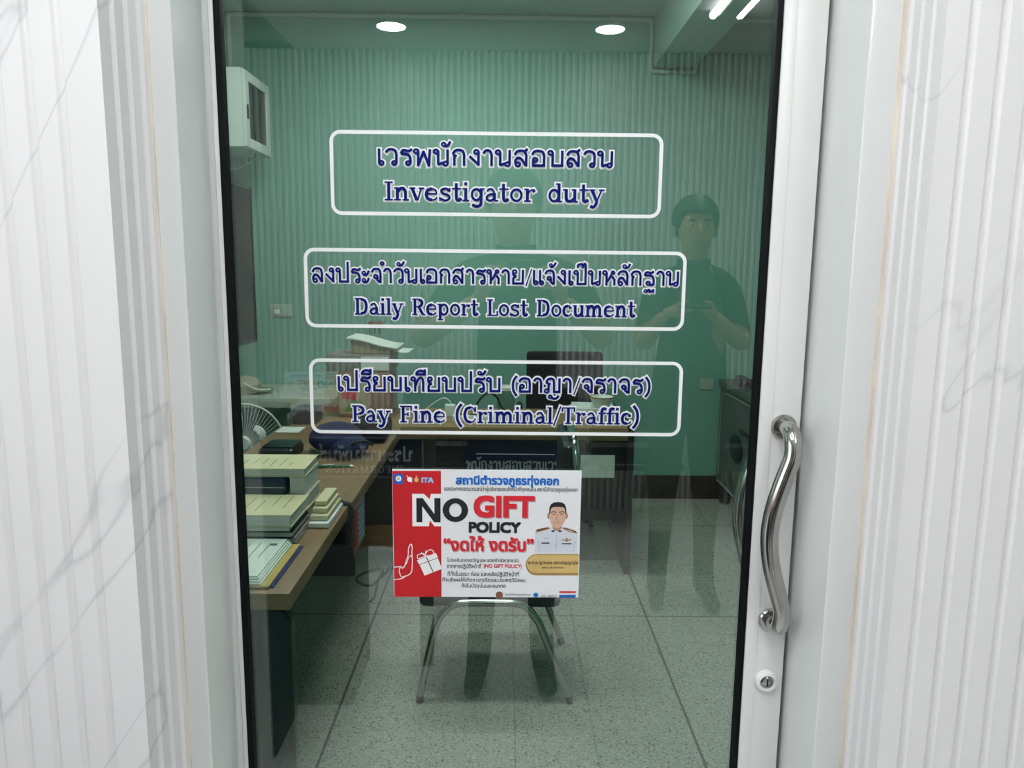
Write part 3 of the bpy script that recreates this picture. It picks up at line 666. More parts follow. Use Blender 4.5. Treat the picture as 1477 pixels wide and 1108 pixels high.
# pushing hand and gift box
PT(join(line([(86, 774), (135, 770), (146, 778)], 7, .0005, smooth=False), line([(86, 866), (140, 857), (160, 846)], 7, .0005, smooth=False),
        line([(128, 776), (122, 800), (130, 836), (140, 846), (158, 840)], 6, .0005), line([(142, 784), (158, 770), (176, 720), (186, 690), (190, 640), (200, 614), (212, 612), (216, 640), (213, 668), (216, 720), (212, 790), (205, 815), (180, 835), (150, 842)], 7, .0005),
        line([(172, 752), (186, 716), (203, 690), (212, 700)], 5, .0005), line([(186, 660), (190, 634), (196, 628)], 5, .0005),
        line([(306, 694), (296, 676), (262, 682), (252, 698), (262, 712), (306, 694)], 6, .0005), line([(306, 694), (322, 660), (350, 648), (368, 664), (362, 684), (312, 694)], 6, .0005),
        line([(304, 692), (280, 668)], 5, .0005), line([(308, 690), (312, 656)], 5, .0005)), 'line_drawing', M['vwhite'])
PT(MB().poly(pp((249, 724), (384, 672), (399, 704), (264, 756), dy=.0004)).poly(pp((268, 758), (398, 709), (422, 770), (422, 788), (302, 836), dy=.0004)), 'gift_box', M['vwhite'])
PT(join(line([(318, 706), (364, 808)], 7, .0006, smooth=False), line([(262, 757), (400, 706)], 4, .0006, smooth=False)), 'gift_ribbon', M['pbrown'])
# emblems in the corner
PT(MB().poly(pp((88, 122), (104, 113), (124, 109), (146, 113), (162, 122), (156, 184), (94, 184), dy=.0004)), 'shield_emblem', M['pblue'])
g_ = MB()
for k in range(8):
    a = k * PI / 4; g_.poly(disc(125 + 17 * math.cos(a), 146 + 17 * math.sin(a), 5, 5, .0006, 8))
g_.poly(disc(125, 146, 17, 17, .00062))
PT(g_, 'gear_emblem', M['vwhite'])
PT(MB().poly(disc(203, 151, 18, 18, .0005)), 'white_emblem', M['vwhite']); PT(MB().poly(pp((180, 126), (184, 123), (222, 172), (218, 175), dy=.0004)), 'emblem_stick', M['vwhite'])
PT(MB().poly(disc(125, 146, 9, 11, .0007)), 'gear_centre', M['pgold'])
PT(MB().poly(disc(250, 154, 15, 17, .0005)).poly(pp((242, 142), (250, 120), (258, 142), dy=.0006)), 'gold_emblem', M['pgold'])
rows('blue_mark', M['plblue'], ('ITA', 286, 372, 174, 136, .05, .0005))
PT(MB().poly(disc(1103, 975, 21, 18, .0005)), 'phone_ring', M['plblue'])
# officer's portrait
PT(MB().poly(pp((1092, 668), (1092, 540), (1100, 510), (1150, 490), (1205, 486), (1245, 500), (1285, 486), (1340, 492), (1385, 510), (1394, 545), (1394, 668), dy=.0003)), 'printed_uniform', M['puni'])
for q in ([(1130, 668), (1122, 620), (1112, 585)], [(1362, 668), (1368, 620), (1378, 585)]): PT(line(q, 4, .0005), 'uniform_crease', M['puni2'])
for q in ([(1242, 545), (1242, 552)], [(1242, 615), (1242, 622)]): PT(line(q, 8, .0006, smooth=False), 'uniform_button', M['puni2'])
PT(line([(1160, 565), (1185, 565)], 9, .0005, smooth=False), 'uniform_badge', M['puni2']); PT(line([(1242, 505), (1242, 662)], 2, .0005, smooth=False), 'uniform_seam', M['puni2'])
PT(MB().poly(pp((1213, 492), (1219, 455), (1275, 455), (1281, 490), (1262, 506), (1246, 512), (1228, 506), dy=.0005)).poly(disc(1184, 405, 9, 22, .0004)).poly(disc(1312, 405, 9, 22, .0004)), 'printed_neck', M['pskin2'])
PT(MB().poly([p for p in pp((1190, 350), (1205, 330), (1248, 322), (1292, 330), (1306, 350), (1308, 400), (1301, 438), (1285, 470), (1262, 490), (1246, 494), (1230, 490), (1208, 468), (1196, 436), (1189, 400), dy=.0007)]), 'printed_face', M['pskin'])
PT(MB().poly(pp((1188, 392), (1189, 348), (1200, 322), (1222, 309), (1248, 306), (1276, 309), (1298, 322), (1308, 350), (1309, 392), (1302, 388), (1298, 352), (1284, 342), (1248, 339), (1214, 342), (1200, 354), (1196, 388), dy=.0009)), 'printed_hair', M['pblack'])
for q, w_, nm in (([(1206, 380), (1220, 374), (1236, 380)], 6, 'printed_eyebrow'), ([(1264, 380), (1280, 374), (1294, 380)], 6, 'printed_eyebrow'), ([(1214, 394), (1222, 392), (1232, 394)], 5, 'printed_eye'), ([(1268, 394), (1278, 392), (1288, 394)], 5, 'printed_eye'),
        ([(1140, 598), (1190, 598)], 9, 'name_tag'), ([(1286, 603), (1348, 603)], 7, 'medal_bar'), ([(1214, 512), (1222, 512)], 12, 'collar_badge'), ([(1262, 512), (1272, 512)], 12, 'collar_badge')):
    PT(line(q, w_, .0009), nm, M['pblack'])
for q in (((1098, 508), (1104, 500), (1188, 484), (1186, 494), (1104, 516)), ((1292, 492), (1300, 486), (1384, 514), (1384, 524))): PT(MB().poly(pp(*q, dy=.0006)), 'epaulette', M['pbrown'])
PT(line([(1248, 395), (1240, 430), (1256, 434)], 4, .0009), 'printed_nose', M['pskin2']); PT(line([(1226, 456), (1246, 451), (1268, 456)], 6, .0009), 'printed_mouth', M['pskin2'])
for q in ([(1096, 522), (1140, 510), (1192, 494)], [(1288, 494), (1340, 518), (1388, 526)]): PT(line(q, 7, .0005, smooth=False), 'epaulette_braid', M['pgold2'])
PT(join(line([(1284, 574), (1316, 580), (1348, 574)], 7, .0006), MB().poly(disc(1317, 575, 11, 14, .0007))), 'wing_badge', M['pgold2'])
pill = lambda x0, y0, y1, dy: MB().poly(pp((1406, y0), (x0 + (y1 - y0) / 2, y0), dy=dy) + disc(x0 + (y1 - y0) / 2, (y0 + y1) / 2, (y1 - y0) / 2, (y1 - y0) / 2, dy, 16, 90, 270) + pp((x0 + (y1 - y0) / 2, y1), (1406, y1), dy=dy))
PT(pill(1028, 678, 832, .0006), 'name_plate_rim', M['pgold2'])
PT(pill(1036, 686, 814, .0008), 'name_plate', M['pgold'])
rows('name_print', M['pblack'], *(('พ.ต.อ.ญาณถร สนิทปัญญาวุโธ', 1044, 1402, 758, 724, .008, .0012), ('ผกก.สภ.ทุ่งคอก', 1146, 1300, 786, 764, .006, .0012)))
PT(MB().poly(disc(840, 976, 26, 26, .0004, 20)), 'round_emblem', M['pbrown'])
PT(MB().poly(pp((1272, 948), (1392, 948), (1392, 960), (1272, 960), dy=.0004)), 'flag_red', M['pred2'])
PT(MB().poly(pp((1272, 974), (1392, 974), (1390, 996), (1272, 996), dy=.0004)), 'flag_blue', M['pblue'])
PT(MB().poly(disc(1103, 975, 16, 14, .0007)), 'phone_symbol', M['pblue'])
# ------------------------------------------------------------------ inside the office
def corner_panel(x0, x1, y0, y1, z0, z1, r):
    """upright end panel with rounded top corners, in the XZ plane"""
    pts = [(x0, z0)]
    for k in range(9): a = math.radians(180 - k * 90 / 8); pts.append((x0 + r + r * math.cos(a), z1 - r + r * math.sin(a)))
    for k in range(9): a = math.radians(90 - k * 90 / 8); pts.append((x1 - r + r * math.cos(a), z1 - r + r * math.sin(a)))
    pts.append((x1, z0))
    mb = MB().prism(pts, 1, y0, y1)
    bmesh.ops.bevel(mb.bm, geom=[e for e in mb.bm.edges if abs(e.verts[0].co.y - e.verts[1].co.y) < 1e-6], offset=.006, segments=2, affect='EDGES')
    return mb
# nearest desk
d1 = thing('office_desk', (-.80, .88, 0), 'wood topped desk nearest the door with a dark rounded end panel', 'desk')
part(MB().box(-1.085, -.51, .55, 1.215, .708, .75, .003), 'desktop', M['wood'], d1)
part(corner_panel(-1.08, -.514, .565, .60, 0, .712, .05), 'end_panel', M['dkgreen'], d1, 'dark green rounded end panel')
part(MB().box(-1.07, -.625, .61, .90, .0, .706, .004), 'pedestal', M['dkgreen'], d1)
part(MB().box(-1.085, -1.065, .6, 1.2, .35, .706, .003), 'modesty_panel', M['dkgreen'], d1)
part(MB().box(-1.05, -.72, 1.17, 1.20, 0, .706, .004), 'leg', M['dkgreen'], d1)
# second desk
d2 = thing('office_desk', (-.80, 1.85, 0), 'wood topped desk behind the nearest desk with a black capped corner', 'desk')
part(MB().box(-1.085, -.505, 1.255, 2.44, .705, .75, .003), 'desktop', M['wood'], d2)
part(corner_panel(-1.08, -.496, 1.219, 1.253, .60, .758, .035), 'end_cap', M['black'], d2, 'black rounded end cap')
part(MB().box(-1.05, -.74, 1.225, 1.25, 0, .60, .004), 'leg', M['dkgreen'], d2)
part(MB().box(-1.05, -.74, 2.40, 2.43, 0, .704, .004), 'leg', M['dkgreen'], d2)
part(MB().box(-1.085, -1.065, 1.26, 2.43, .35, .704, .003), 'modesty_panel', M['dkgreen'], d2)
# rear desk
d3 = thing('office_desk', (.05, 2.76, 0), 'wood edged dark desk facing the door at the back of the office', 'desk')
part(MB().box(-1.055, .60, 2.452, 2.955, .70, .75, .004), 'desktop', M['woodx'], d3)
part(MB().box(.60, .632, 2.45, 2.955, 0, .757, .006), 'end_panel', M['black'], d3)
part(MB().box(-1.055, -1.025, 2.47, 2.955, 0, .70, .004), 'end_panel', M['black'], d3)
part(MB().box(-.13, .60, 2.50, 2.52, .268, .70, .002), 'modesty_panel', M['black'], d3)
part(MB().box(-1.025, -.13, 2.50, 2.52, .235, .70, .002), 'modesty_panel', M['black'], d3)
part(MB().box(-1.025, -.13, 2.492, 2.522, .11, .235, .003), 'lower_rail', M['cwood'], d3, 'orange brown wooden rail')
part(MB().box(-1.02, .60, 2.463, 2.48, .685, .70, .001), 'apron', M['woodx'], d3)
# table in the back left corner
tb = thing('side_table', (-1.40, 3.43, 0), 'pale green edged table in the back left corner', 'table')
part(MB().box(-1.74, -1.0, 3.17, 3.71, .70, .755, .003), 'tabletop', M['palegreen'], tb)
for x in (-1.70, -1.05):
    for y in (3.2, 3.66): part(MB().box(x, x + .035, y, y + .035, 0, .70), 'leg', M['black'], tb)

# signs and papers fixed on the desks
sg = thing('duty_sign', (.045, 2.496, .43), 'dark navy duty sign hung on the front of the rear desk', 'sign')
part(MB().box(-.20, .292, 2.490, 2.4985, .43, .697, .002), 'sign_board', M['signnavy'], sg)
part(MB().box(-.145, .245, 2.4885, 2.4905, .6055, .6085), 'divider_line', M['signline'], sg, 'thin pale line')
part(lettering('พนักงานสอบสวนเวร', -.195, .268, .525, .046, 2.4892, 0, 1.0, .03), 'sign_lettering', M['signgrey'], sg, 'silver grey lettering', smooth=0)
single(MB().box(.375, .545, 2.4965, 2.499, .488, .604), 'paper_sheet', M['mintpaper'], (.46, 2.4975, .488), 'plain pale sheet stuck on the dark front of the rear desk', 'paper')
ns = thing('desk_notice', (-.507, 1.355, .565), 'small dark notice taped to the side edge of the second desk', 'notice')
part(MB().box(-.5048, -.5035, 1.256, 1.46, .562, .715), 'paper_sheet', M['greybox'], ns, smooth=0)
part(MB().poly([(-.5033, 1.26, .566), (-.5033, 1.33, .566), (-.5033, 1.33, .71), (-.5033, 1.26, .71)]), 'red_field', M['pred'], ns, smooth=0)
part(join(*[MB().box(-.5034, -.5030, 1.35, 1.44 - .02 * (k % 2), .58 + .02 * k, .588 + .02 * k) for k in range(6)]), 'blue_pattern', M['plblue'], ns, smooth=0)

# visitor chair, turned to the left
ch = thing('visitor_chair', (-.03, 1.54, 0), 'chrome framed visitor chair with dark seat behind the notice', 'chair')
for y in (1.318, 1.745):
    xa, xb = (-.296, .236)
    p = [(xa, y, .012), (-.248, y, .245), (-.226, y, .308), (-.19, y, .354), (-.135, y, .371), (.03, y, .371), (.08, y, .354), (.122, y, .302), (xb, y, .012)]
    part(MB().tube(bez(p[:2], 4) + bez(p[1:8], 6)[1:] + [Vector(p[8])], .0135, 16), 'leg_frame', M['chrome'], ch)
for y in (1.318, 1.745):
    part(MB().cyl((-.296, y, 0), (-.2935, y, .025), .014, .014), 'foot_cap', M['black'], ch); part(MB().cyl((.236, y, 0), (.2315, y, .025), .014, .014), 'foot_cap', M['black'], ch)
    for xa, xb, za in ((-.272, -.258, .155), (-.286, -.272, .075), (.170, .184, .155)): part(MB().box(xa, xb, y - .012, y + .012, za, za + .02, .002), 'stacking_buffer', M['black'], ch)
part(MB().box(-.30, .20, 1.333, 1.73, .340, .436, .034, 4), 'seat', M['vinylseat'], ch, 'dark padded seat')
part(MB().tube([(-.26, 1.34, .374), (-.26, 1.725, .374), (.19, 1.725, .374), (.19, 1.34, .374)], .009, 10, closed=True), 'seat_frame', M['chrome'], ch)
bk = bez([(.18, 1.335, .40), (.225, 1.325, .55), (.243, 1.322, .75), (.240, 1.335, .88), (.236, 1.37, .935), (.236, 1.43, .95), (.236, 1.535, .952), (.236, 1.64, .95), (.236, 1.70, .935), (.240, 1.735, .88), (.243, 1.748, .75), (.225, 1.745, .55), (.18, 1.735, .41)], 6)
part(MB().tube(bk, .013, 16), 'back_frame', M['chrome'], ch)
part(MB().box(.20, .238, 1.345, 1.725, .60, .925, .018, 3), 'backrest', M['vinylseat'], ch)

# office chair behind the rear desk
oc = thing('office_chair', (.355, 3.16, 0), 'black office chair with a square high back behind the rear desk', 'chair')
part(MB().box(.124, .588, 3.38, 3.44, .52, 1.02, .025, 4), 'backrest', M['blackfab'], oc)
part(MB().box(.11, .60, 2.985, 3.40, .43, .51, .03, 3), 'seat', M['blackfab'], oc)
part(MB().cyl((.355, 3.2, .09), (.355, 3.2, .44), .028), 'gas_column', M['black'], oc)
for k in range(5):
    a = math.radians(18 + 72 * k); e = (.355 + .24 * math.cos(a), 3.21 + .24 * math.sin(a), .075)
    part(MB().cyl((.355, 3.2, .11), e, .026, .017), 'base_arm', M['black'], oc)
    part(MB().cyl((e[0] - .014, e[1], .03), (e[0] + .014, e[1], .03), .03), 'caster', M['black'], oc)
for x, o in ((.10, -.02), (.61, .02)):
    part(MB().tube(bez([(x, 3.30, .48), (x + o, 3.30, .66), (x + o, 3.26, .72), (x + o, 3.07, .72)], 6), .017), 'armrest', M['black'], oc)
part(MB().box(.31, .40, 3.36, 3.47, .44, .60, .01), 'back_bracket', M['black'], oc)
# things on the rear desk
pc = thing('power_adapter', (-.29, 2.72, .75), 'white square power adapter with cables on the rear desk', 'adapter')
part(MB().box(-.318, -.262, 2.70, 2.745, .75, .812, .006, 3), 'adapter_body', M['whitemetal'], pc)
part(MB().tube(bez([(-.29, 2.72, .81), (-.292, 2.72, .83), (-.33, 2.72, .845), (-.40, 2.73, .80), (-.44, 2.75, .762)], 6), .003, 8).tube(bez([(-.318, 2.72, .77), (-.38, 2.70, .765), (-.44, 2.71, .757), (-.47, 2.76, .756)], 6), .004, 8), 'white_cable', M['vwhite'], pc)
jr = thing('plastic_jar', (.0, 2.80, .75), 'clear plastic jar on the rear desk left of the black chair', 'jar')
part(MB().lathe([(.001, .002), (.045, .002), (.048, .01), (.05, .12), (.047, .13), (.042, .12), (.04, .012), (.001, .012)], (0, 2.80, .75), 'Z', 24), 'jar_body', M['clear'], jr)
part(MB().lathe([(.047, .13), (.05, .132), (.05, .148), (.044, .152), (.001, .152)], (0, 2.80, .75), 'Z', 24), 'lid', M['whitemetal'], jr)
single(MB().tube(bez([(-.14, 2.66, .757), (-.15, 2.68, .82), (-.10, 2.70, .875), (-.05, 2.70, .86), (-.02, 2.70, .80), (.03, 2.68, .757)], 8), .006, 10), 'black_cable', M['black'], (-.06, 2.68, .75), 'black cable arching on the rear desk beside the plastic jar', 'cable')
ps = thing('power_strip', (-.13, 2.60, .75), 'pale power strip lying on the rear desk', 'power strip')
part(MB().box(-.27, .02, 2.575, 2.625, .751, .782, .006, 3), 'strip_body', M['whitemetal'], ps)
for k in range(4): part(MB().box(-.25 + k * .065, -.21 + k * .065, 2.586, 2.614, .781, .784, .001), 'socket', M['black'], ps)
bw = thing('bowl', (.50, 2.72, .75), 'pale bowl on the papers at the right end of the rear desk', 'bowl')
part(MB().lathe([(.001, .058), (.035, .058), (.04, .063), (.062, .105), (.064, .112), (.060, .112), (.036, .07), (.001, .068)], (.50, 2.72, .75), 'Z', 28), 'bowl_body', M['mintpaper'], bw)
part(MB().lathe([(.064, .108), (.0655, .111), (.064, .114), (.060, .113)], (.50, 2.72, .75), 'Z', 28, ring=True), 'rim', M['brownbox'], bw)
pl = thing('paper_pile', (.48, 2.74, .75), 'pile of bluish papers at the right end of the rear desk', 'papers')
for k in range(4):
    a = random.uniform(-.1, .1)
    part(MB().box(-.11, .11, -.10, .10, .751 + k * .014, .764 + k * .014, M4=Matrix.Translation((.455 + random.uniform(-.01, .01), 2.76, 0)) @ Matrix.Rotation(a, 4, 'Z')), 'paper_bundle', M['mintpaper'] if k % 2 else M['pages'], pl)

# cartons and files at the left end of the rear desk
bx = thing('carton', (-.69, 2.80, .75), 'brown carton with a red and green label on the left desk end', 'box')
part(MB().box(-.86, -.60, 2.66, 2.94, .752, .985, .004), 'carton_body', M['brownbox'], bx)
part(MB().poly([(-.855, 2.6585, .77), (-.70, 2.6585, .77), (-.70, 2.6585, .93), (-.855, 2.6585, .93)]), 'picture_label', M['manila'], bx, 'printed picture label', smooth=0)
part(MB().poly([(-.84, 2.658, .85), (-.77, 2.658, .84), (-.76, 2.658, .91), (-.835, 2.658, .92)]), 'label_red', M['pred2'], bx, smooth=0)
part(MB().poly([(-.83, 2.6578, .78), (-.74, 2.6578, .785), (-.735, 2.6578, .83), (-.79, 2.6578, .845)]), 'label_green', mat('green_print', (.10, .26, .04, 1), .5), bx, smooth=0)
fb = thing('file_box', (-.75, 2.80, .985), 'grey file box standing on the brown carton', 'box')
part(MB().box(-.92, -.59, 2.67, 2.93, .987, 1.075, .004), 'box_body', M['greybox'], fb)
part(MB().box(-.74, -.60, 2.666, 2.6695, .995, 1.065), 'front_label', M['mintpaper'], fb)
def wavy(x0, x1, y0, y1, z, amp, th, tilt=0):
    mb = MB(); n = 10
    up = [(x0 + (x1 - x0) * k / n, z + amp * math.sin(k / n * 5.2 + .6) + tilt * k / n) for k in range(n + 1)]
    mb.prism(up + [(x, zz - th) for x, zz in reversed(up)], 1, y0, y1); return mb
fo = thing('document_envelope', (-.74, 2.80, 1.078), 'open manila envelope with loose papers on top of the grey file box', 'envelope')
part(MB().prism([(-.80, 1.078), (-.575, 1.078), (-.57, 1.10), (-.60, 1.108), (-.80, 1.15)], 1, 2.70, 2.92), 'envelope', M['manila'], fo)
part(wavy(-.815, -.555, 2.675, 2.93, 1.158, .006, .006, -.044), 'top_paper', M['mintpaper'], fo)
part(wavy(-.64, -.50, 2.70, 2.90, 1.098, .006, .004, -.008), 'loose_paper', M['mintpaper'], fo)

# books and papers on the nearest desk
def book(x0, x1, y0, y1, z0, z1, label, cover, pages, group, name='book', thick=.0025, over=.003, spine=None, rot=0):
    cx, cy = (x0 + x1) / 2, (y0 + y1) / 2
    t = thing(name, (cx, cy, z0), label, name.replace('_', ' '), group)
    R_ = Matrix.Translation((cx, cy, 0)) @ Matrix.Rotation(rot, 4, 'Z') @ Matrix.Translation((-cx, -cy, 0))
    part(MB().box(x0, x1, y0, y1, z0 + thick, z1 - thick, .001, 1, M4=R_), 'page_block', pages, t)
    part(MB().box(x0 - over, x1 + over, y0 - over, y1 + over, z1 - thick, z1, .0008, 1, M4=R_), 'front_cover', cover, t)
    part(MB().box(x0 - over, x1 + over, y0 - over, y1 + over, z0, z0 + thick, .0008, 1, M4=R_), 'back_cover', spine or cover, t)
    return t
def scribble(t, x0, x1, y0, y1, z, n, m=None):
    mb = MB(); rr = random.Random(int(x0 * 1000 + n))
    for k in range(n):
        a = x0 + (x1 - x0) * (k + .5) / n
        l = rr.uniform(.35, .95); s = rr.uniform(0, 1 - l)
        ya, yb = y0 + (y1 - y0) * s, y0 + (y1 - y0) * (s + l)
        mb.box(a - .0012, a + .0012, ya, yb, z, z + .0003)
    part(mb, 'printed_text', m or M['ink'], t, smooth=0)
G1 = 'books and files piled on the nearest desk'
# front pile
b = book(-.83, -.585, .872, 1.036, .752, .770, 'lowest thin file of the front book pile on the nearest desk', M['greybox'], M['pages'], G1, 'file')
b = book(-.835, -.592, .866, 1.036, .7705, .789, 'thin white document bundle second from the bottom of the front book pile', M['black'], M['pages'], G1, 'file')
b = book(-.84, -.596, .859, 1.036, .7895, .807, 'thin document bundle below the yellow covered book', M['black'], M['pages'], G1, 'file')
b = book(-.84, -.590, .852, 1.035, .8075, .842, 'thick book with a printed yellow cover on top of the front pile', M['cover'], M['pages'], G1)
scribble(b, -.82, -.61, .88, 1.02, .8422, 6)
# right hand pile of yellow folders
# rear pile
book(-.91, -.603, 1.048, 1.212, .752, .790, 'lowest thick grey book of the rear pile behind the yellow covered book', M['greybox'], M['pages'], G1)
book(-.90, -.600, 1.052, 1.213, .7905, .8345, 'cream book below the navy binder in the rear pile', M['cover2'], M['pages'], G1)
bb = thing('binder', (-.79, 1.13, .835), 'navy quilted leatherette binder in the rear book pile', 'binder', G1)
part(MB().box(-.93, -.655, 1.038, 1.20, .835, .8942, .016, 3), 'binder_cover', M['bluevinyl'], bb)
part(MB().box(-.90, -.66, 1.0372, 1.0384, .862, .8635), 'binder_seam', M['pages'], bb, smooth=0)
book(-.648, -.603, 1.052, 1.21, .835, .8942, 'upright grey edged booklet beside the navy binder', M['pages'], M['pages'], G1, 'booklet')
b = book(-.92, -.603, 1.045, 1.213, .8947, .920, 'cream book with faded writing on top of the rear pile', M['cover'], M['pages'], G1, rot=.02)
scribble(b, -.90, -.64, 1.07, 1.18, .9202, 9)
pg = thing('folder', (-.55, 1.12, .752), 'stack of yellow edged folders beside the black desk corner', 'folders', G1)
for k in range(4):
    part(MB().box(-.583 + .002 * k, -.522 - .006 * k, 1.0 + .02 * k, 1.20, .752 + k * .0165, .766 + k * .0165, .002), 'folder_sheet', [M['paper'], M['cover'], M['cover'], M['cover']][k], pg)
# front papers
ff = thing('folder', (-.69, .70, .7505), 'blue folder under the white forms at the near desk end', 'folder', G1)
part(MB().box(-.86, -.556, .58, .85, .7505, .7535, M4=None), 'folder_cover', M['bfolder'], ff)
fy = thing('folder', (-.70, .70, .754), 'mustard folder holding the white forms at the near desk end', 'folder', G1)
part(MB().box(-.86, -.565, .572, .848, .754, .759), 'folder_cover', M['yfolder'], fy)
fp = thing('paper_pile', (-.71, .70, .76), 'white printed forms on the mustard folder at the near desk end', 'papers', G1)
for k in range(4): part(MB().box(-.86, -.585 - .004 * k, .576 + .005 * k, .842, .7595 + .0045 * k, .7632 + .0045 * k), 'form_sheet', M['mintpaper'], fp)
scribble(fp, -.80, -.62, .60, .82, .7772, 7)
part(MB().box(-.632, -.612, .79, .805, .7768, .7772), 'stamp_mark', M['ink'], fp, smooth=0)

# things on the second desk
pn = thing('pen', (-.655, 1.68, .75), 'green and white ballpoint pen on the second desk', 'pen')
part(MB().cyl((-.735, 1.675, .756), (-.60, 1.69, .756), .0052, .0052, 14), 'pen_barrel', mat('green_pen_plastic', (.03, .16, .07, 1), .3), pn)
part(MB().cyl((-.60, 1.69, .756), (-.585, 1.6915, .756), .005, .0015, 14), 'pen_tip', M['vwhite'], pn)
part(MB().cyl((-.705, 1.6755, .763), (-.66, 1.681, .763), .0018, .0018, 8), 'pen_clip', M['vwhite'], pn)
bg = thing('cloth_bag', (-.72, 1.92, .75), 'navy cloth bag lying on the second desk', 'bag')
part(MB().sph((-.71, 1.94, .8125), (.11, .13, .061), 24, 14).sph((-.64, 1.87, .793), (.08, .10, .0415), 20, 12), 'bag_body', mat('navy_cloth', (.004, .008, .055, 1), .85, var=.3, scale=20, bump=.6, bscale=20), bg)
part(MB().tube(bez([(-.64, 1.80, .80), (-.58, 1.79, .83), (-.545, 1.84, .81), (-.56, 1.93, .78)], 8), .006, 10), 'bag_strap', M['black'], bg)
db = thing('document_bag', (-.60, 2.20, .75), 'black document bag lying behind the navy cloth bag', 'bag')
part(MB().box(-.70, -.53, 2.08, 2.32, .751, .835, .03, 4), 'bag_body', M['bagblack'], db)
part(MB().tube(bez([(-.66, 2.10, .83), (-.64, 2.09, .865), (-.58, 2.09, .865), (-.56, 2.10, .83)], 6), .006, 10), 'bag_handle', M['bagblack'], db)
single(MB().box(-1.07, -.96, 2.28, 2.40, .752, .7545), 'paper_sheet', M['mintpaper'], (-1.01, 2.34, .752), 'pale blue sheet at the far left edge of the second desk', 'paper')
bo = thing('storage_box', (-.99, 2.55, .751), 'black storage box on the left end of the rear desk', 'box')
part(MB().box(-1.045, -.93, 2.47, 2.62, .751, .825, .008), 'box_body', M['black'], bo)
tp = thing('stamp_pad', (-.90, 1.86, .75), 'black rounded stamp box on the second desk', 'stamp box')
part(MB().box(-.985, -.84, 1.77, 1.93, .751, .80, .02, 4), 'box_body', M['black'], tp)
part(MB().box(-.97, -.845, 1.785, 1.915, .80, .806, .003), 'lid', M['dkgreen'], tp)
sk = thing('stapler', (-.79, 1.62, .751), 'white topped stapler on the second desk', 'stapler')
part(MB().box(-.84, -.745, 1.612, 1.636, .751, .758, .002), 'stapler_base', M['black'], sk)
part(MB().box(-.84, -.75, 1.614, 1.634, .766, .782, .006, 3), 'stapler_arm', M['vwhite'], sk)
part(MB().box(-.84, -.828, 1.614, 1.634, .757, .768, .001), 'hinge', M['black'], sk)

# fan behind the desk
fn = thing('pedestal_fan', (-1.28, 2.5, 0), 'pedestal fan with white wire grille behind the second desk', 'fan')
fc = Vector((-1.285, 2.5, .655)); fr = .19
part(MB().tube([fc + Vector((fr * math.cos(2 * PI * k / 40), 0, fr * math.sin(2 * PI * k / 40))) for k in range(40)], .0048, 8, closed=True), 'grille_rim', M['whitemetal'], fn)
gw = MB()
for k in range(60):
    a = 2 * PI * k / 60
    gw.tube(bez([fc + Vector((.035 * math.cos(a), -.035, .035 * math.sin(a))), fc + Vector((.12 * math.cos(a + .12), -.03, .12 * math.sin(a + .12))), fc + Vector((fr * math.cos(a + .2), 0, fr * math.sin(a + .2)))], 4), .0012, 5)
part(gw, 'grille_wires', M['whitemetal'], fn)
part(MB().lathe([(.001, -.045), (.03, -.044), (.038, -.036), (.038, -.028)], fc, 'Y', 24), 'grille_badge', M['whitemetal'], fn)
for k in range(3):
    a = 2 * PI * k / 3 + .4
    bl = MB(); bl.prism([(.03, -.02), (.10, -.065), (.155, -.05), (.16, .03), (.10, .05), (.03, .02)], 1, -.002, .002)
    bmesh.ops.rotate(bl.bm, cent=(0, 0, 0), matrix=Matrix.Rotation(.35, 3, 'X'), verts=bl.bm.verts)
    bmesh.ops.rotate(bl.bm, cent=(0, 0, 0), matrix=Matrix.Rotation(a, 3, 'Y'), verts=bl.bm.verts)
    bmesh.ops.translate(bl.bm, verts=bl.bm.verts, vec=fc + Vector((0, .03, 0)))
    part(bl, 'fan_blade', mat('grey_fan_blade', (.05, .06, .06, 1), .4) if k == 0 else MATS['grey_fan_blade'], fn)
part(MB().lathe([(.05, .06), (.055, .07), (.05, .16), (.03, .18), (.001, .18)], fc, 'Y', 24), 'motor_housing', M['whitemetal'], fn)
part(MB().cyl((fc.x, 2.6, .03), (fc.x, 2.6, .62), .013), 'pole', M['whitemetal'], fn)
part(MB().lathe([(.17, 0), (.17, .015), (.03, .04), (.001, .04)], (fc.x, 2.6, 0), 'Z', 32), 'base', M['whitemetal'], fn)
# cap on the side table
cp = thing('peaked_cap', (-1.56, 3.36, .755), 'pale beige peaked cap lying on the side table', 'cap')
part(MB().lathe([(.105, 0), (.112, .03), (.118, .055), (.09, .085), (.04, .098), (.001, .1)], (-1.60, 3.36, .757), 'Z', 28), 'crown', mat('beige_cloth', (.42, .38, .27, 1), .8, var=.1), cp)
part(MB().prism([(-1.52, 3.27), (-1.45, 3.29), (-1.41, 3.34), (-1.41, 3.39), (-1.45, 3.43), (-1.52, 3.45)], 2, .775, .781), 'peak', mat('olive_peak', (.20, .25, .12, 1), .5), cp)
part(MB().tube(bez([(-1.55, 3.26, .83), (-1.50, 3.27, .80), (-1.46, 3.30, .785), (-1.42, 3.34, .783)], 6), .005, 8), 'strap', M['vwhite'], cp)

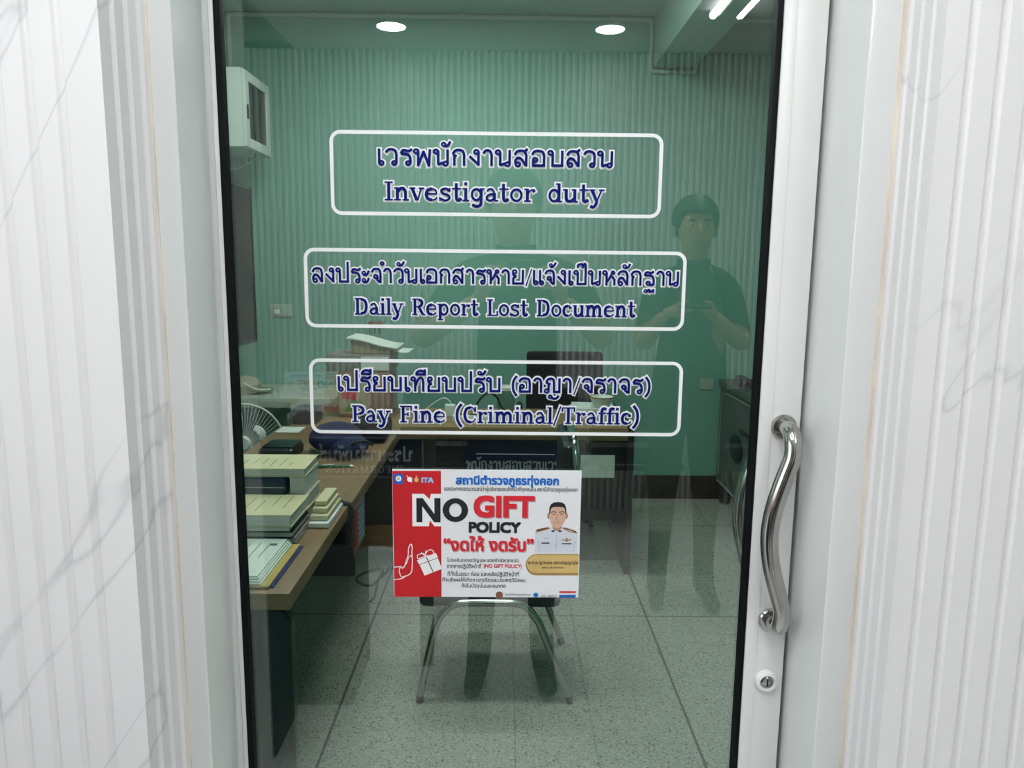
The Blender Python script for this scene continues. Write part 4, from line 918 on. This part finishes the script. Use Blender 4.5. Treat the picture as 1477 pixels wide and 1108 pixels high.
# first-aid cabinet on the left wall
fa = thing('first_aid_cabinet', (-1.58, 3.31, 2.155), 'white first aid cabinet with glass door on the left wall', 'cabinet')
part(MB().box(-1.7497, -1.435, 3.09, 3.53, 2.155, 2.565, .004), 'cabinet_body', M['whitemetal'], fa)
fr_ = MB(); x0, x1 = -1.434, -1.418
fr_.box(x0, x1, 3.092, 3.165, 2.158, 2.56, .002).box(x0, x1, 3.47, 3.528, 2.158, 2.56, .002).box(x0, x1, 3.165, 3.47, 2.158, 2.21, .002).box(x0, x1, 3.165, 3.47, 2.51, 2.56, .002)
dr = part(fr_, 'cabinet_door', M['whitemetal'], fa)
part(MB().box(-1.4285, -1.4255, 3.16, 3.475, 2.205, 2.515), 'door_glass', M['cabglass'], dr, 'dark glass')
part(MB().box(-1.4182, -1.410, 3.118, 3.132, 2.305, 2.38, .002), 'door_pull', M['black'], dr)
part(MB().box(-1.4345, -1.432, 3.166, 3.47, 2.21, 2.51), 'interior', M['greybox'], fa)
part(MB().box(-1.4318, -1.4295, 3.17, 3.32, 2.30, 2.306).box(-1.4318, -1.4295, 3.17, 3.32, 2.395, 2.401).box(-1.4318, -1.4295, 3.2, 3.24, 2.33, 2.36), 'shelf', M['whitemetal'], fa)
part(MB().prism([(-1.60, 2.345), (-1.545, 2.345), (-1.572, 2.335)], 1, 3.0885, 3.09).box(-1.625, -1.62, 3.0885, 3.09, 2.255, 2.32).box(-1.607, -1.601, 3.0885, 3.09, 2.255, 2.32), 'sticker_marks', mat('blue_grey_sticker', (.04, .07, .12, 1), .5), fa, smooth=0)
# television on the left wall
tv = thing('wall_mounted_tv', (-1.56, 2.8, 1.06), 'large black television mounted on the left wall under the cabinet', 'television')
part(MB().box(-1.548, -1.50, 2.12, 3.39, 1.065, 1.972, .006), 'television_body', M['black'], tv)
part(MB().box(-1.501, -1.4985, 2.135, 3.375, 1.085, 1.955), 'screen', M['tvblack'], tv)
part(MB().box(-1.7497, -1.546, 2.7, 2.82, 1.40, 1.62, .004), 'wall_bracket', M['black'], tv)
br = thing('wall_shelf', (-1.65, 3.1, 2.0), 'small dark shelf with a cable under the first aid cabinet', 'shelf')
part(MB().box(-1.7497, -1.56, 3.03, 3.22, 2.0, 2.03, .004), 'shelf_board', M['black'], br)
part(MB().tube(bez([(-1.565, 3.14, 2.033), (-1.52, 3.2, 2.05), (-1.47, 3.3, 2.10), (-1.45, 3.34, 2.154)], 8), .003, 8), 'hanging_cable', M['cabgrey2'], br)
# conduits, switches
cdt = bez([(-1.706, BY - .017, 2.20), (-1.706, BY - .017, 2.98)], 1) + bez([(-1.706, BY - .017, 2.99), (-1.700, BY - .017, 3.015), (-1.68, BY - .017, 3.022)], 4) + [Vector((.84, BY - .017, 3.022))] + bez([(.845, BY - .017, 3.022), (.866, BY - .017, 3.012), (.870, BY - .017, 2.99)], 4) + [Vector((.870, BY - .017, 2.745))] + bez([(.870, BY - .017, 2.74), (.875, BY - .017, 2.727), (.89, BY - .017, 2.722)], 4) + [Vector((1.125, BY - .017, 2.722))] + bez([(1.13, BY - .017, 2.722), (1.148, BY - .017, 2.73), (1.152, BY - .017, 2.75), (1.152, BY - .017, 2.80)], 4)
co = thing('cable_conduit', (0, BY - .017, 2.2), 'pale painted conduit running along the top of the back wall and round the beam', 'conduit')
part(MB().tube(cdt, .0125, 12), 'pipe', M['pvc'], co)
for x in (-1.2, -.75, -.3, .2, .62):
    part(MB().box(x, x + .02, BY - .033, BY, 3.006, 3.038, .002), 'saddle_clip', M['pvc'], co)
c2 = thing('cable_conduit', (1.6, BY - .017, 3.02), 'short pale conduit along the ceiling edge right of the beam', 'conduit')
part(MB().tube([(1.14, BY - .017, 3.022), (1.98, BY - .017, 3.022)], .0125, 12), 'pipe', M['pvc'], c2)
jb = thing('wall_outlet_box', (-1.735, 3.2, 2.84), 'pale junction box high on the left wall above the cabinet', 'junction box')
part(MB().box(-1.7497, -1.66, 3.05, 3.3, 2.80, 2.97, .006), 'box_body', M['pvc'], jb)
part(MB().box(-1.661, -1.655, 3.06, 3.29, 2.81, 2.96, .002), 'cover', M['pvc'], jb)
sw = thing('switch_plate', (-1.45, BY, 1.195), 'pale double switch plate on the back wall', 'switch')
part(MB().box(-1.52, -1.385, BY - .012, BY, 1.195, 1.272, .003), 'plate', M['palegreen'], sw)
part(MB().box(-1.495, -1.46, BY - .017, BY - .012, 1.212, 1.24, .002), 'rocker', M['vwhite'], sw); part(MB().box(-1.45, -1.415, BY - .015, BY - .012, 1.205, 1.262, .002), 'socket_face', M['pvc'], sw)
s2 = thing('switch_plate', (-1.285, BY, 1.18), 'narrow upright pale switch box on the back wall', 'switch')
part(MB().box(-1.30, -1.27, BY - .02, BY, 1.18, 1.312, .003), 'plate', M['pvc'], s2)
part(MB().box(-1.292, -1.278, BY - .024, BY - .02, 1.27, 1.295, .002), 'rocker', M['dkgreen'], s2)
ho = thing('wall_hook', (-.85, BY, 1.10), 'brown rack of small hooks on the back wall above the envelope', 'hook rack')
part(MB().box(-.895, -.80, BY - .014, BY, 1.14, 1.17, .004), 'rack_bar', M['brownbox'], ho)
for k in range(3): part(MB().tube(bez([(-.88 + k * .032, BY - .014, 1.15), (-.88 + k * .032, BY - .03, 1.12), (-.88 + k * .032, BY - .03, 1.09)], 5), .0035, 8), 'hook', M['black'], ho)
# black cable looped on the floor
single(MB().tube(bez([(-.58, 2.52, .008), (-.60, 2.40, .008), (-.64, 2.28, .008), (-.70, 2.31, .008), (-.725, 2.37, .008), (-.69, 2.44, .008), (-.63, 2.47, .012), (-.605, 2.42, .018), (-.61, 2.33, .016), (-.60, 2.16, .008), (-.61, 2.10, .008)], 8), .006, 10), 'floor_cable', M['black'], (-.64, 2.35, 0), 'black cable looped on the floor beside the desk', 'cable')
# office machine in the right corner
pm = thing('office_copier', (1.68, 3.36, 0), 'grey green wheeled office machine in the right back corner', 'copier')
part(MB().box(1.40, 1.95, 3.02, 3.70, .14, .77, .012, 3), 'casing', M['cabgrey'], pm)
part(MB().box(1.388, 1.95, 3.0, 3.71, .77, .818, .01, 3), 'lid', M['cabgrey'], pm)
part(MB().tube(bez([(1.399, 3.64, .20), (1.399, 3.65, .45), (1.399, 3.64, .67), (1.399, 3.58, .735), (1.399, 3.40, .745), (1.399, 3.08, .745)], 6), .007, 8), 'side_moulding', M['cabgrey2'], pm)
part(MB().tube([(1.399, 3.66, .15), (1.399, 3.04, .15)], .007, 8), 'lower_trim', M['cabgrey2'], pm)
part(MB().sph((1.398, 3.3, .45), (.012, .13, .085), 24, 14), 'oval_grip', M['black'], pm)
part(MB().box(1.393, 1.402, 3.05, 3.25, .56, .585, .004), 'side_latch', M['black'], pm)
for x, y in ((1.385, 3.10), (1.9, 3.08), (1.44, 3.64), (1.9, 3.64)):
    part(MB().cyl((x - .02, y, .045), (x + .02, y, .045), .045).box(x - .025, x + .025, y - .03, y + .03, .07, .14, .004), 'caster', M['black'], pm)
ph = thing('telephone', (1.48, 3.34, .818), 'black desk telephone on top of the grey office machine', 'telephone')
part(MB().box(1.42, 1.58, 3.28, 3.46, .819, .852, .01, 3), 'phone_base', M['black'], ph)
part(MB().box(1.425, 1.47, 3.27, 3.47, .855, .879, .01, 3).box(1.425, 1.47, 3.27, 3.31, .843, .867, .008).box(1.425, 1.47, 3.43, 3.47, .843, .867, .008), 'handset', M['black'], ph)
single(MB().box(1.275, 1.36, BY - .005, BY - .0004, .745, .815), 'wall_sign', M['palegreen'], (1.32, BY, .745), 'small pale notice on the back wall beside the office machine', 'notice')
# ceiling lamp of the office (above the picture's top edge)
cl = thing('ceiling_light', (-.3, 1.2, CZ), 'white panel lamp on the office ceiling nearer the door', 'ceiling light', 'office ceiling lamps')
part(MB().box(-.95, .35, 1.05, 1.35, CZ - .04, CZ, .004), 'lamp_frame', M['whitemetal'], cl)
part(MB().box(-.92, .32, 1.08, 1.32, CZ - .045, CZ - .039), 'diffuser', M['roomlamp'], cl)
cl2 = copy_tree(cl); cl2.location = (-.3, 2.45, CZ); cl2['label'] = 'added unseen panel lamp softening the office shadows, above the rear desk'  # second lamp added out of view for softer shadows and fill
# ------------------------------------------------------------------ the corridor behind the photographer (seen mirrored in the glass)
def ribs(x0, x1, y, pitch, depth):
    P = []; x = x0
    while x < x1:
        P += [(x, y), (x + pitch * .06, y + depth * .9), (x + pitch * .14, y + depth), (x + pitch * .46, y + depth), (x + pitch * .54, y + depth * .9), (x + pitch * .6, y)]
        x += pitch
    return P
struct(MB().strip(ribs(-1.57, 4.2, -3.50, .0395, .03), 0, 2.766).box(-1.57, 4.2, -3.62, -3.52, 0, 2.766), 'wall_back', M['ribwhite'], 'white ribbed panel wall across the corridor, seen mirrored in the glass', smooth=25)
struct(MB().box(-1.25, 5, -4.2, FY - .002, 2.77, 2.87), 'ceiling', M['ceilwhite'], 'white soffit of the corridor, seen mirrored in the glass')
struct(MB().box(-3.6, -1.25, -4.2, FY - .002, 2.80, 2.90), 'ceiling', M['ceildark'], 'greyer cement soffit at the left end of the corridor')
dk = struct(MB().box(-2.9, -1.58, -3.62, -3.48, 0, 2.60, .004), 'door_2', M['greendark'], 'dark teal door beside the ribbed wall, seen mirrored in the glass')
part(MB().tube(bez([(-1.75, -3.475, 1.1), (-1.75, -3.44, 1.08), (-1.75, -3.44, .95), (-1.75, -3.475, .93)], 5), .01, 10), 'door_handle', M['steel'], dk)
struct(MB().box(-2.9, -1.57, -3.62, -3.5, 2.60, 2.80), 'trim_3', M['ceildark'], 'grey lintel over the dark teal door')
lk2 = thing('steel_locker', (-1.60, -3.38, 0), 'narrow deep blue locker beside the ribbed wall, seen mirrored in the glass', 'locker')
part(MB().box(-1.67, -1.535, -3.47, -3.30, .02, 1.46, .006), 'locker_body', M['tealdark'], lk2)
part(MB().box(-1.66, -1.545, -3.30, -3.295, .06, 1.42, .002), 'locker_door', M['tealdark'], lk2)
part(MB().box(-1.565, -1.555, -3.295, -3.28, .75, .85, .002), 'door_pull', M['steel'], lk2)

# reception counter with its sign
rc = thing('reception_counter', (-.55, -1.45, 0), 'brown grey reception counter with an information sign, seen mirrored in the glass', 'counter')
part(MB().box(-.755, -.522, -1.62, -1.285, 0, .66, .012), 'pedestal', M['counter'], rc)
part(MB().box(-.758, -.262, -1.63, -1.28, .66, .967, .006), 'fascia', M['counter'], rc)
part(MB().box(-.765, -.255, -1.70, -1.2815, .967, .985, .004), 'worktop', M['counter'], rc)
part(MB().box(-.758, -.262, -1.40, -1.285, .585, .659, .004), 'lower_rail', M['counter'], rc)
part(MB().box(-.32, -.27, -1.60, -1.55, 0, .66, .004), 'leg', M['counter'], rc)
inf = thing('information_sign', (-.46, -1.277, .829), 'dark blue INFORMATION sign on the reception counter, seen mirrored in the glass', 'sign')
part(MB().box(-.652, -.270, -1.2798, -1.270, .829, .966, .002), 'sign_board', M['signnavy'], inf)
fr2 = MB()
for a in ((-.652, -.270, .961, .966), (-.652, -.270, .829, .834), (-.652, -.647, .829, .966), (-.275, -.270, .829, .966)): fr2.box(a[0], a[1], -1.2705, -1.268, a[2], a[3])
part(fr2, 'sign_border', M['signgrey'], inf)
st = MB()
for txt, a, b, zb, h in (('ประชาสัมพันธ์', -.615, -.305, .886, .036), ('INFORMATION', -.595, -.335, .846, .024)):
    L_ = lettering(txt, -b, -a, zb, h, 0, 0, 1.0, .05)
    for v in L_.bm.verts: v.co = (-v.co.x, -1.2685 - v.co.y, v.co.z)
    st._merge(L_.bm)
part(st, 'sign_lettering', M['signwhite'], inf, 'white lettering', smooth=0)
# small copy of the notice standing on the counter, facing the door
p2 = copy_tree(post); p2.location = (-.725, -1.60, .986); p2.rotation_euler = (-.32, 0, PI); p2.scale = (.704, .704, .704)
p2['label'] = 'small NO GIFT POLICY card standing on the reception counter, seen mirrored in the glass'
bn = thing('low_cupboard', (-1.2, -1.12, 0), 'dark low cupboard in front of the reception counter, seen mirrored in the glass', 'cupboard')
part(MB().box(-1.75, -.705, -1.25, -1.0, 0, 1.05, .01), 'cupboard_body', M['greendark'], bn)
part(MB().box(-1.77, -.695, -1.255, -.99, 1.05, 1.085, .006), 'cupboard_top', M['black'], bn)

# lamps of the corridor
for x, lb in ((-.62, 'round ceiling downlight on the counter side of the corridor, mirrored in the glass'), (.53, 'round ceiling downlight farther from the counter, mirrored in the glass')):
    t = thing('downlight', (x, -3.04, 2.77), lb, 'ceiling light', 'corridor downlights')
    part(MB().lathe([(.076, -.001), (.090, -.001), (.092, -.006), (.086, -.011), (.076, -.008)], (x, -3.04, 2.77), 'Z', 36, ring=True), 'trim_ring', M['whitemetal'], t)
    part(MB().lathe([(.001, -.007), (.076, -.007), (.076, -.004), (.001, -.004)], (x, -3.04, 2.77), 'Z', 36), 'diffuser', M['led'], t)
bt = thing('ceiling_light', (1.08, -2.2, 2.77), 'twin tube fluorescent fitting farthest from the counter, its tube ends mirrored in the glass', 'ceiling light', 'corridor tube fittings')
part(MB().box(1.01, 1.10, -2.72, -1.5, 2.73, 2.7697, .004), 'fitting_body', M['whitemetal'], bt)
for x in (.99, 1.122):
    part(MB().cyl((x, -2.74, 2.745), (x, -1.5, 2.745), .017, n=18), 'tube_lamp', M['tube'], bt)
    part(MB().box(x - .018, x + .018, -2.775, -2.735, 2.727, 2.77, .004), 'lamp_holder', M['whitemetal'], bt)
struct(MB().box(3.4, 3.5, -3.5, FY, 0, 2.77), 'wall_right', M['ceilwhite'], 'unseen white wall added to dim the light from the right end of the corridor')  # unseen wall added to cut daylight coming from the right
for dx, lb in ((-1.05, 'added unseen twin tube fitting lighting the door front, between the two others'), (-2.1, 'added unseen twin tube fitting lighting the door front, above the counter')):
    c_ = copy_tree(bt); c_.location = (1.08 + dx, -1.35, 2.77); c_['label'] = lb  # extra fittings added out of view to light the door front
# waiting seats along the ribbed wall
wb = thing('waiting_bench', (.2, -3.2, 0), 'black waiting seats on chrome legs nearer the counter, mirrored in the glass', 'bench', 'waiting seats along the ribbed wall')
for k in range(3):
    x = -.37 + k * .57
    part(MB().box(x - .24, x + .24, -3.36, -2.94, .40, .44, .02, 3), 'seat', M['black'], wb)
    part(MB().box(x - .24, x + .24, -3.42, -3.375, .46, .80, .02, 3), 'backrest', M['black'], wb)
    part(MB().tube(bez([(x - .255, -2.96, .42), (x - .255, -3.34, .43), (x - .255, -3.40, .50), (x - .255, -3.41, .78)], 5), .012, 10), 'side_tube', M['chrome'], wb)
part(MB().box(-.62, 1.02, -3.22, -3.16, .36, .40, .004), 'beam', M['chrome'], wb)
for x in (-.45, .85):
    part(MB().tube([(x, -2.96, .012), (x, -3.19, .36), (x, -3.40, .012)], .014, 10), 'leg', M['chrome'], wb)
wb2 = copy_tree(wb); wb2.location = (1.98, -3.2, 0); wb2['label'] = 'black waiting seats on chrome legs farther from the counter, mirrored in the glass'
# open ground beyond the left end of the corridor
struct(MB().box(-30, -6, -20, 12, -.12, -.02), 'ground', M['ground'], 'concrete yard beyond the open end of the corridor')
struct(MB().box(-16, -15.5, -14, 6, 0, 1.9, .02), 'wall_left', M['salmon'], 'salmon yard wall beyond the open end of the corridor')

# ------------------------------------------------------------------ people
def skin_mesh(name, verts, edges, root=0, sub=2):
    """verts: (co, radius)"""
    bm = bmesh.new(); L = bm.verts.layers.skin.verify()
    vs = [bm.verts.new(v[0]) for v in verts]
    for a, b in edges: bm.edges.new((vs[a], vs[b]))
    for i, v in enumerate(vs):
        r = verts[i][1]; v[L].radius = r if hasattr(r, '__len__') else (r, r); v[L].use_root = (i == root)
    me = bpy.data.meshes.new(name); bm.to_mesh(me); bm.free()
    o = bpy.data.objects.new(name, me); C.objects.link(o)
    sk_ = o.modifiers.new('skin', 'SKIN'); sk_.use_smooth_shade = True
    sb = o.modifiers.new('sub', 'SUBSURF'); sb.levels = sub; sb.render_levels = sub
    bpy.context.view_layer.update()
    r = bpy.data.meshes.new_from_object(o.evaluated_get(bpy.context.evaluated_depsgraph_get()))
    bpy.data.objects.remove(o); bpy.data.meshes.remove(me)
    return r
def hand(wrist, palm, side, bases, tips, thumb):
    """palm plus five fingers of different lengths; each finger a skinned chain rooted inside the palm"""
    out = []
    wr, pa = Vector(wrist), Vector(palm)
    out.append(skin_mesh('h', [(wr, .024), ((wr + pa) / 2, .026), (pa, .029), (pa + (pa - wr) * .35, .02)], [(0, 1), (1, 2), (2, 3)], 0, 2))
    for (b, m, t) in zip(bases, [None] * 4, tips):
        b = Vector(b); k1, k2, tp = [Vector(q) for q in t]
        out.append(skin_mesh('f', [(pa * .5 + b * .5, .0095), (b, .0095), (k1, .0088), (k2, .0082), (tp, .0065)], [(0, 1), (1, 2), (2, 3), (3, 4)], 0, 1))
    a, b, c = [Vector(q) for q in thumb]
    out.append(skin_mesh('t', [(pa * .6 + wr * .4, .012), (a, .0115), (b, .010), (c, .0075)], [(0, 1), (1, 2), (2, 3)], 0, 1))
    return out
def person(name, base, label, head, sh_z, shirt, J, hands, sw=1.0):
    """J: dict of arm joints in world space; base: (x, y) of the pelvis"""
    x, y = base; hx, hy, hz = head
    V = []; E = []
    def v(p, r, par=None):
        V.append((Vector(p), r)); i = len(V) - 1
        if par is not None: E.append((par, i))
        return i
    pel = v((x, y, .96), (.155, .12)); sp = v((x, y, 1.12), (.145, .115), pel); cst = v((x, y + .01, sh_z - .12), (.165, .12), sp)
    nb_ = v(((x * 2 + hx) / 3, (y * 2 + hy) / 3, sh_z + .015), .085, cst); nk = v(((x + 2 * hx) / 3, (y + 2 * hy) / 3 - .01, hz - .135), .056, nb_)
    h1 = v((hx, hy + .02, hz - .085), .062, nk); h2 = v((hx, hy + .005, hz - .01), .088, h1); h3 = v((hx, hy - .005, hz + .06), .078, h2); h4 = v((hx, hy - .005, hz + .10), .04, h3)
    for s in (-1, 1):
        k = 'L' if s < 0 else 'R'
        cl_ = v((x + s * .10 * sw, y, sh_z - .02), .085, cst); sh = v((x + s * .185 * sw, y - .005, sh_z - .045), .066, cl_)
        el = v(J['el' + k], .044, sh); wr = v(J['wr' + k], .027, el)
        hp = v((x + s * .085, y, .88), .105, pel); kn = v((J['ft' + k][0] * .6 + (x + s * .085) * .4, y + .015, .50), .062, hp)
        an = v((J['ft' + k][0], J['ft' + k][1], .09), .042, kn); to = v((J['ft' + k][0] + s * .025, J['ft' + k][1] + .15, .035), .034, an); v((J['ft' + k][0], J['ft' + k][1] - .05, .04), .034, an)
    body = skin_mesh('body', V, E, 0, 3)
    bm = bmesh.new(); bm.from_mesh(body); bpy.data.meshes.remove(body)
    n_body = len(bm.faces)
    bm.faces.ensure_lookup_table()
    elb = [Vector(J['elL']), Vector(J['elR'])]; wrs = [Vector(J['wrL']), Vector(J['wrR'])]
    def cls(c):
        if c.z > hz - .155 and (Vector((c.x, c.y)) - Vector((hx, hy))).length < .15: return 0
        for e, w in zip(elb, wrs):
            d = w - e; t = (c - e).dot(d) / d.length_squared
            if -.1 < t < 1.4 and (c - (e + d * max(0, min(1, t)))).length < .065 and t > .02: return 0
        if c.z < .085: return 3
        return 1 if c.z > .97 else 2
    for f in bm.faces: f.material_index = cls(f.calc_center_median()); f.smooth = True
    def add(me, mi):
        n0 = len(bm.faces); bm.from_mesh(me); bm.faces.ensure_lookup_table()
        for f in bm.faces[n0:]: f.material_index = mi; f.smooth = True
        bpy.data.meshes.remove(me)
    for hd in hands:
        for me in hand(*hd): add(me, 0)
    # face: nose, ears, brow, lips, eyes (the head looks towards +y)
    fy = hy + .088
    add(skin_mesh('n', [((hx, fy - .012, hz + .012), .008), ((hx, fy + .006, hz - .022), .012), ((hx, fy - .006, hz - .036), .012)], [(0, 1), (1, 2)], 0, 1), 0)
    for s in (-1, 1):
        m_ = MB().sph((hx + s * .088, hy - .01, hz - .015), (.010, .022, .032), 14, 10); add(m_.mesh('e'), 0)
        m_ = MB().sph((hx + s * .031, fy - .017, hz + .004), (.013, .010, .007), 14, 10); add(m_.mesh('e'), 4)
        m_ = MB().sph((hx + s * .031, fy - .0085, hz + .004), (.0055, .004, .0055), 12, 8); add(m_.mesh('e'), 5)
        m_ = MB().sph((hx + s * .031, fy - .014, hz + .022), (.02, .008, .0045), 12, 8); add(m_.mesh('e'), 5)
    m_ = MB().sph((hx, fy - .012, hz - .064), (.024, .010, .0055), 16, 8).sph((hx, fy - .012, hz - .071), (.020, .010, .005), 16, 8); add(m_.mesh('m'), 6)
    t = thing(name, (x, y, 0), label, 'person')
    me = bpy.data.meshes.new('body')
    bmesh.ops.translate(bm, verts=bm.verts, vec=(-x, -y, 0)); bm.to_mesh(me); bm.free()
    o = bpy.data.objects.new('body', me); C.objects.link(o); o.parent = t
    for m_ in (M['skin'], shirt, M['trouser'], M['shoe'], M['eyewhite'], M['hair'], M['lips']): me.materials.append(m_)
    # hair: a cap over the crown with a hairline
    hb = MB().sph((hx, hy - .012, hz + .03), (.099, .108, .105), 36, 24)
    for vv in list(hb.bm.verts):
        p = vv.co - Vector((hx, hy, hz))
        cut = .055 if p.y > .045 else (-.005 if p.y > -.02 else -.06)
        if p.z < cut: vv.co.z = hz + cut; vv.co.x = hx + p.x * .93; vv.co.y = hy + p.y * .93
    part(hb, 'hair', M['hair'], t)
    # shirt collar and belt
    part(MB().lathe([(.066, 0), (.072, .02), (.068, .042), (.061, .042), (.062, .02)], ((2 * x + hx) / 3, (2 * y + hy) / 3, sh_z + .02), 'Z', 24, ring=True), 'collar', shirt, t)
    return t
M['lips'] = mat('lip', (.36, .16, .13, 1), .5)
# photographer: phone held up in both hands just behind the lens
px, pz = (-.035, .125), (1.468, 1.545)
phone = thing('mobile_phone', (.045, -1.152, 1.468), 'black phone held in both hands by the photographer, seen mirrored in the glass', 'phone')
part(MB().box(px[0], px[1], -1.157, -1.1465, pz[0], pz[1], .004, 3), 'phone_body', M['black'], phone)
part(MB().box(px[0] + .004, px[1] - .004, -1.1576, -1.1568, pz[0] + .004, pz[1] - .004), 'phone_screen', M['dkgreen'], phone)
part(MB().box(px[0] + .006, px[0] + .034, -1.1465, -1.1450, 1.500, 1.539, .0006), 'camera_block', M['greybox'], phone)
def grip(sx, xe, front, back, zc):
    """fingers wrap from the palm round the end of the phone onto its front, thumb on the screen side"""
    pa = (xe + sx * .028, back - .022, zc - .02); wr = (xe + sx * .052, back - .055, zc - .075)
    bases, tips = [], []
    for i in range(4):
        z = zc + .026 - i * .0185; l = (.030, .036, .033, .022)[i]
        bases.append((xe + sx * .026, back - .006, z - .002))
        tips.append([(xe + sx * .020, front + .006, z), (xe - sx * (l * .35), front + .0115, z - .002), (xe - sx * l, front + .0105, z - .005)])
    th = [(xe + sx * .022, back - .034, zc + .002), (xe + sx * .002, back - .016, zc + .012), (xe - sx * .022, back - .0105, zc + .016)]
    return (wr, pa, sx, bases, tips, th)
gl = grip(-1, px[0], -1.1465, -1.157, 1.496); gr = grip(1, px[1], -1.1465, -1.157, 1.496)
person('person', (.035, -1.45), 'taller person in dark clothes holding a phone up in both hands, mirrored in the glass', (.02, -1.42, 1.722), 1.535, M['shirt'],
       dict(elL=(-.30, -1.38, 1.27), elR=(.335, -1.38, 1.27), wrL=gl[0], wrR=gr[0], ftL=(-.09, -1.44), ftR=(.14, -1.45)), [gl, gr])
# second person, looking down at a phone held at chest height
ph2 = thing('mobile_phone', (.76, -1.80, 1.36), 'black phone held flat at the chest of the second person, seen mirrored in the glass', 'phone')
part(MB().box(.70, .78, -1.87, -1.73, 1.372, 1.381, .003), 'phone_body', M['black'], ph2)
part(MB().box(.705, .775, -1.864, -1.736, 1.381, 1.3822), 'phone_screen', M['dkgreen'], ph2)
def flat_grip(sx, xe, yc, z):
    pa = (xe + sx * .022, yc - .03, z - .022); wr = (xe + sx * .06, yc - .10, z - .04)
    bases, tips = [], []
    for i in range(4):
        y_ = yc + .012 - i * .0185; l = (.024, .032, .030, .020)[i]
        bases.append((xe + sx * .020, y_, z - .020)); tips.append([(xe + sx * .008, y_ + .004, z - .0225), (xe - sx * l * .5, y_ + .006, z - .0195), (xe - sx * l, y_ + .006, z - .0185)])
    th = [(xe + sx * .026, yc - .01, z + .002), (xe + sx * .010, yc + .008, z + .014), (xe - sx * .012, yc + .018, z + .0165)]
    return (wr, pa, sx, bases, tips, th)
hl, hr = flat_grip(-1, .70, -1.81, 1.381), flat_grip(1, .78, -1.81, 1.381)
person('person', (.80, -2.12), 'shorter person looking at a phone, mirrored at the right of the glass', (.79, -2.07, 1.70), 1.505, M['shirt2'],
       dict(elL=(.58, -2.06, 1.19), elR=(1.02, -2.06, 1.19), wrL=hl[0], wrR=hr[0], ftL=(.70, -2.14), ftR=(.91, -2.12)), [hl, hr], .82)

# ------------------------------------------------------------------ daylight
w = bpy.data.worlds.new('world'); scn.world = w; w.use_nodes = True
nt = w.node_tree; bgn = nt.nodes['Background']
sky = nt.nodes.new('ShaderNodeTexSky'); sky.sky_type = 'NISHITA'; sky.sun_disc = False; sky.sun_elevation = math.radians(50); sky.sun_rotation = math.radians(250); sky.dust_density = 1.5; sky.air_density = 1.0
hs = nt.nodes.new('ShaderNodeHueSaturation'); hs.inputs['Saturation'].default_value = .35
nt.links.new(sky.outputs[0], hs.inputs['Color']); nt.links.new(hs.outputs[0], bgn.inputs['Color']); bgn.inputs['Strength'].default_value = .3
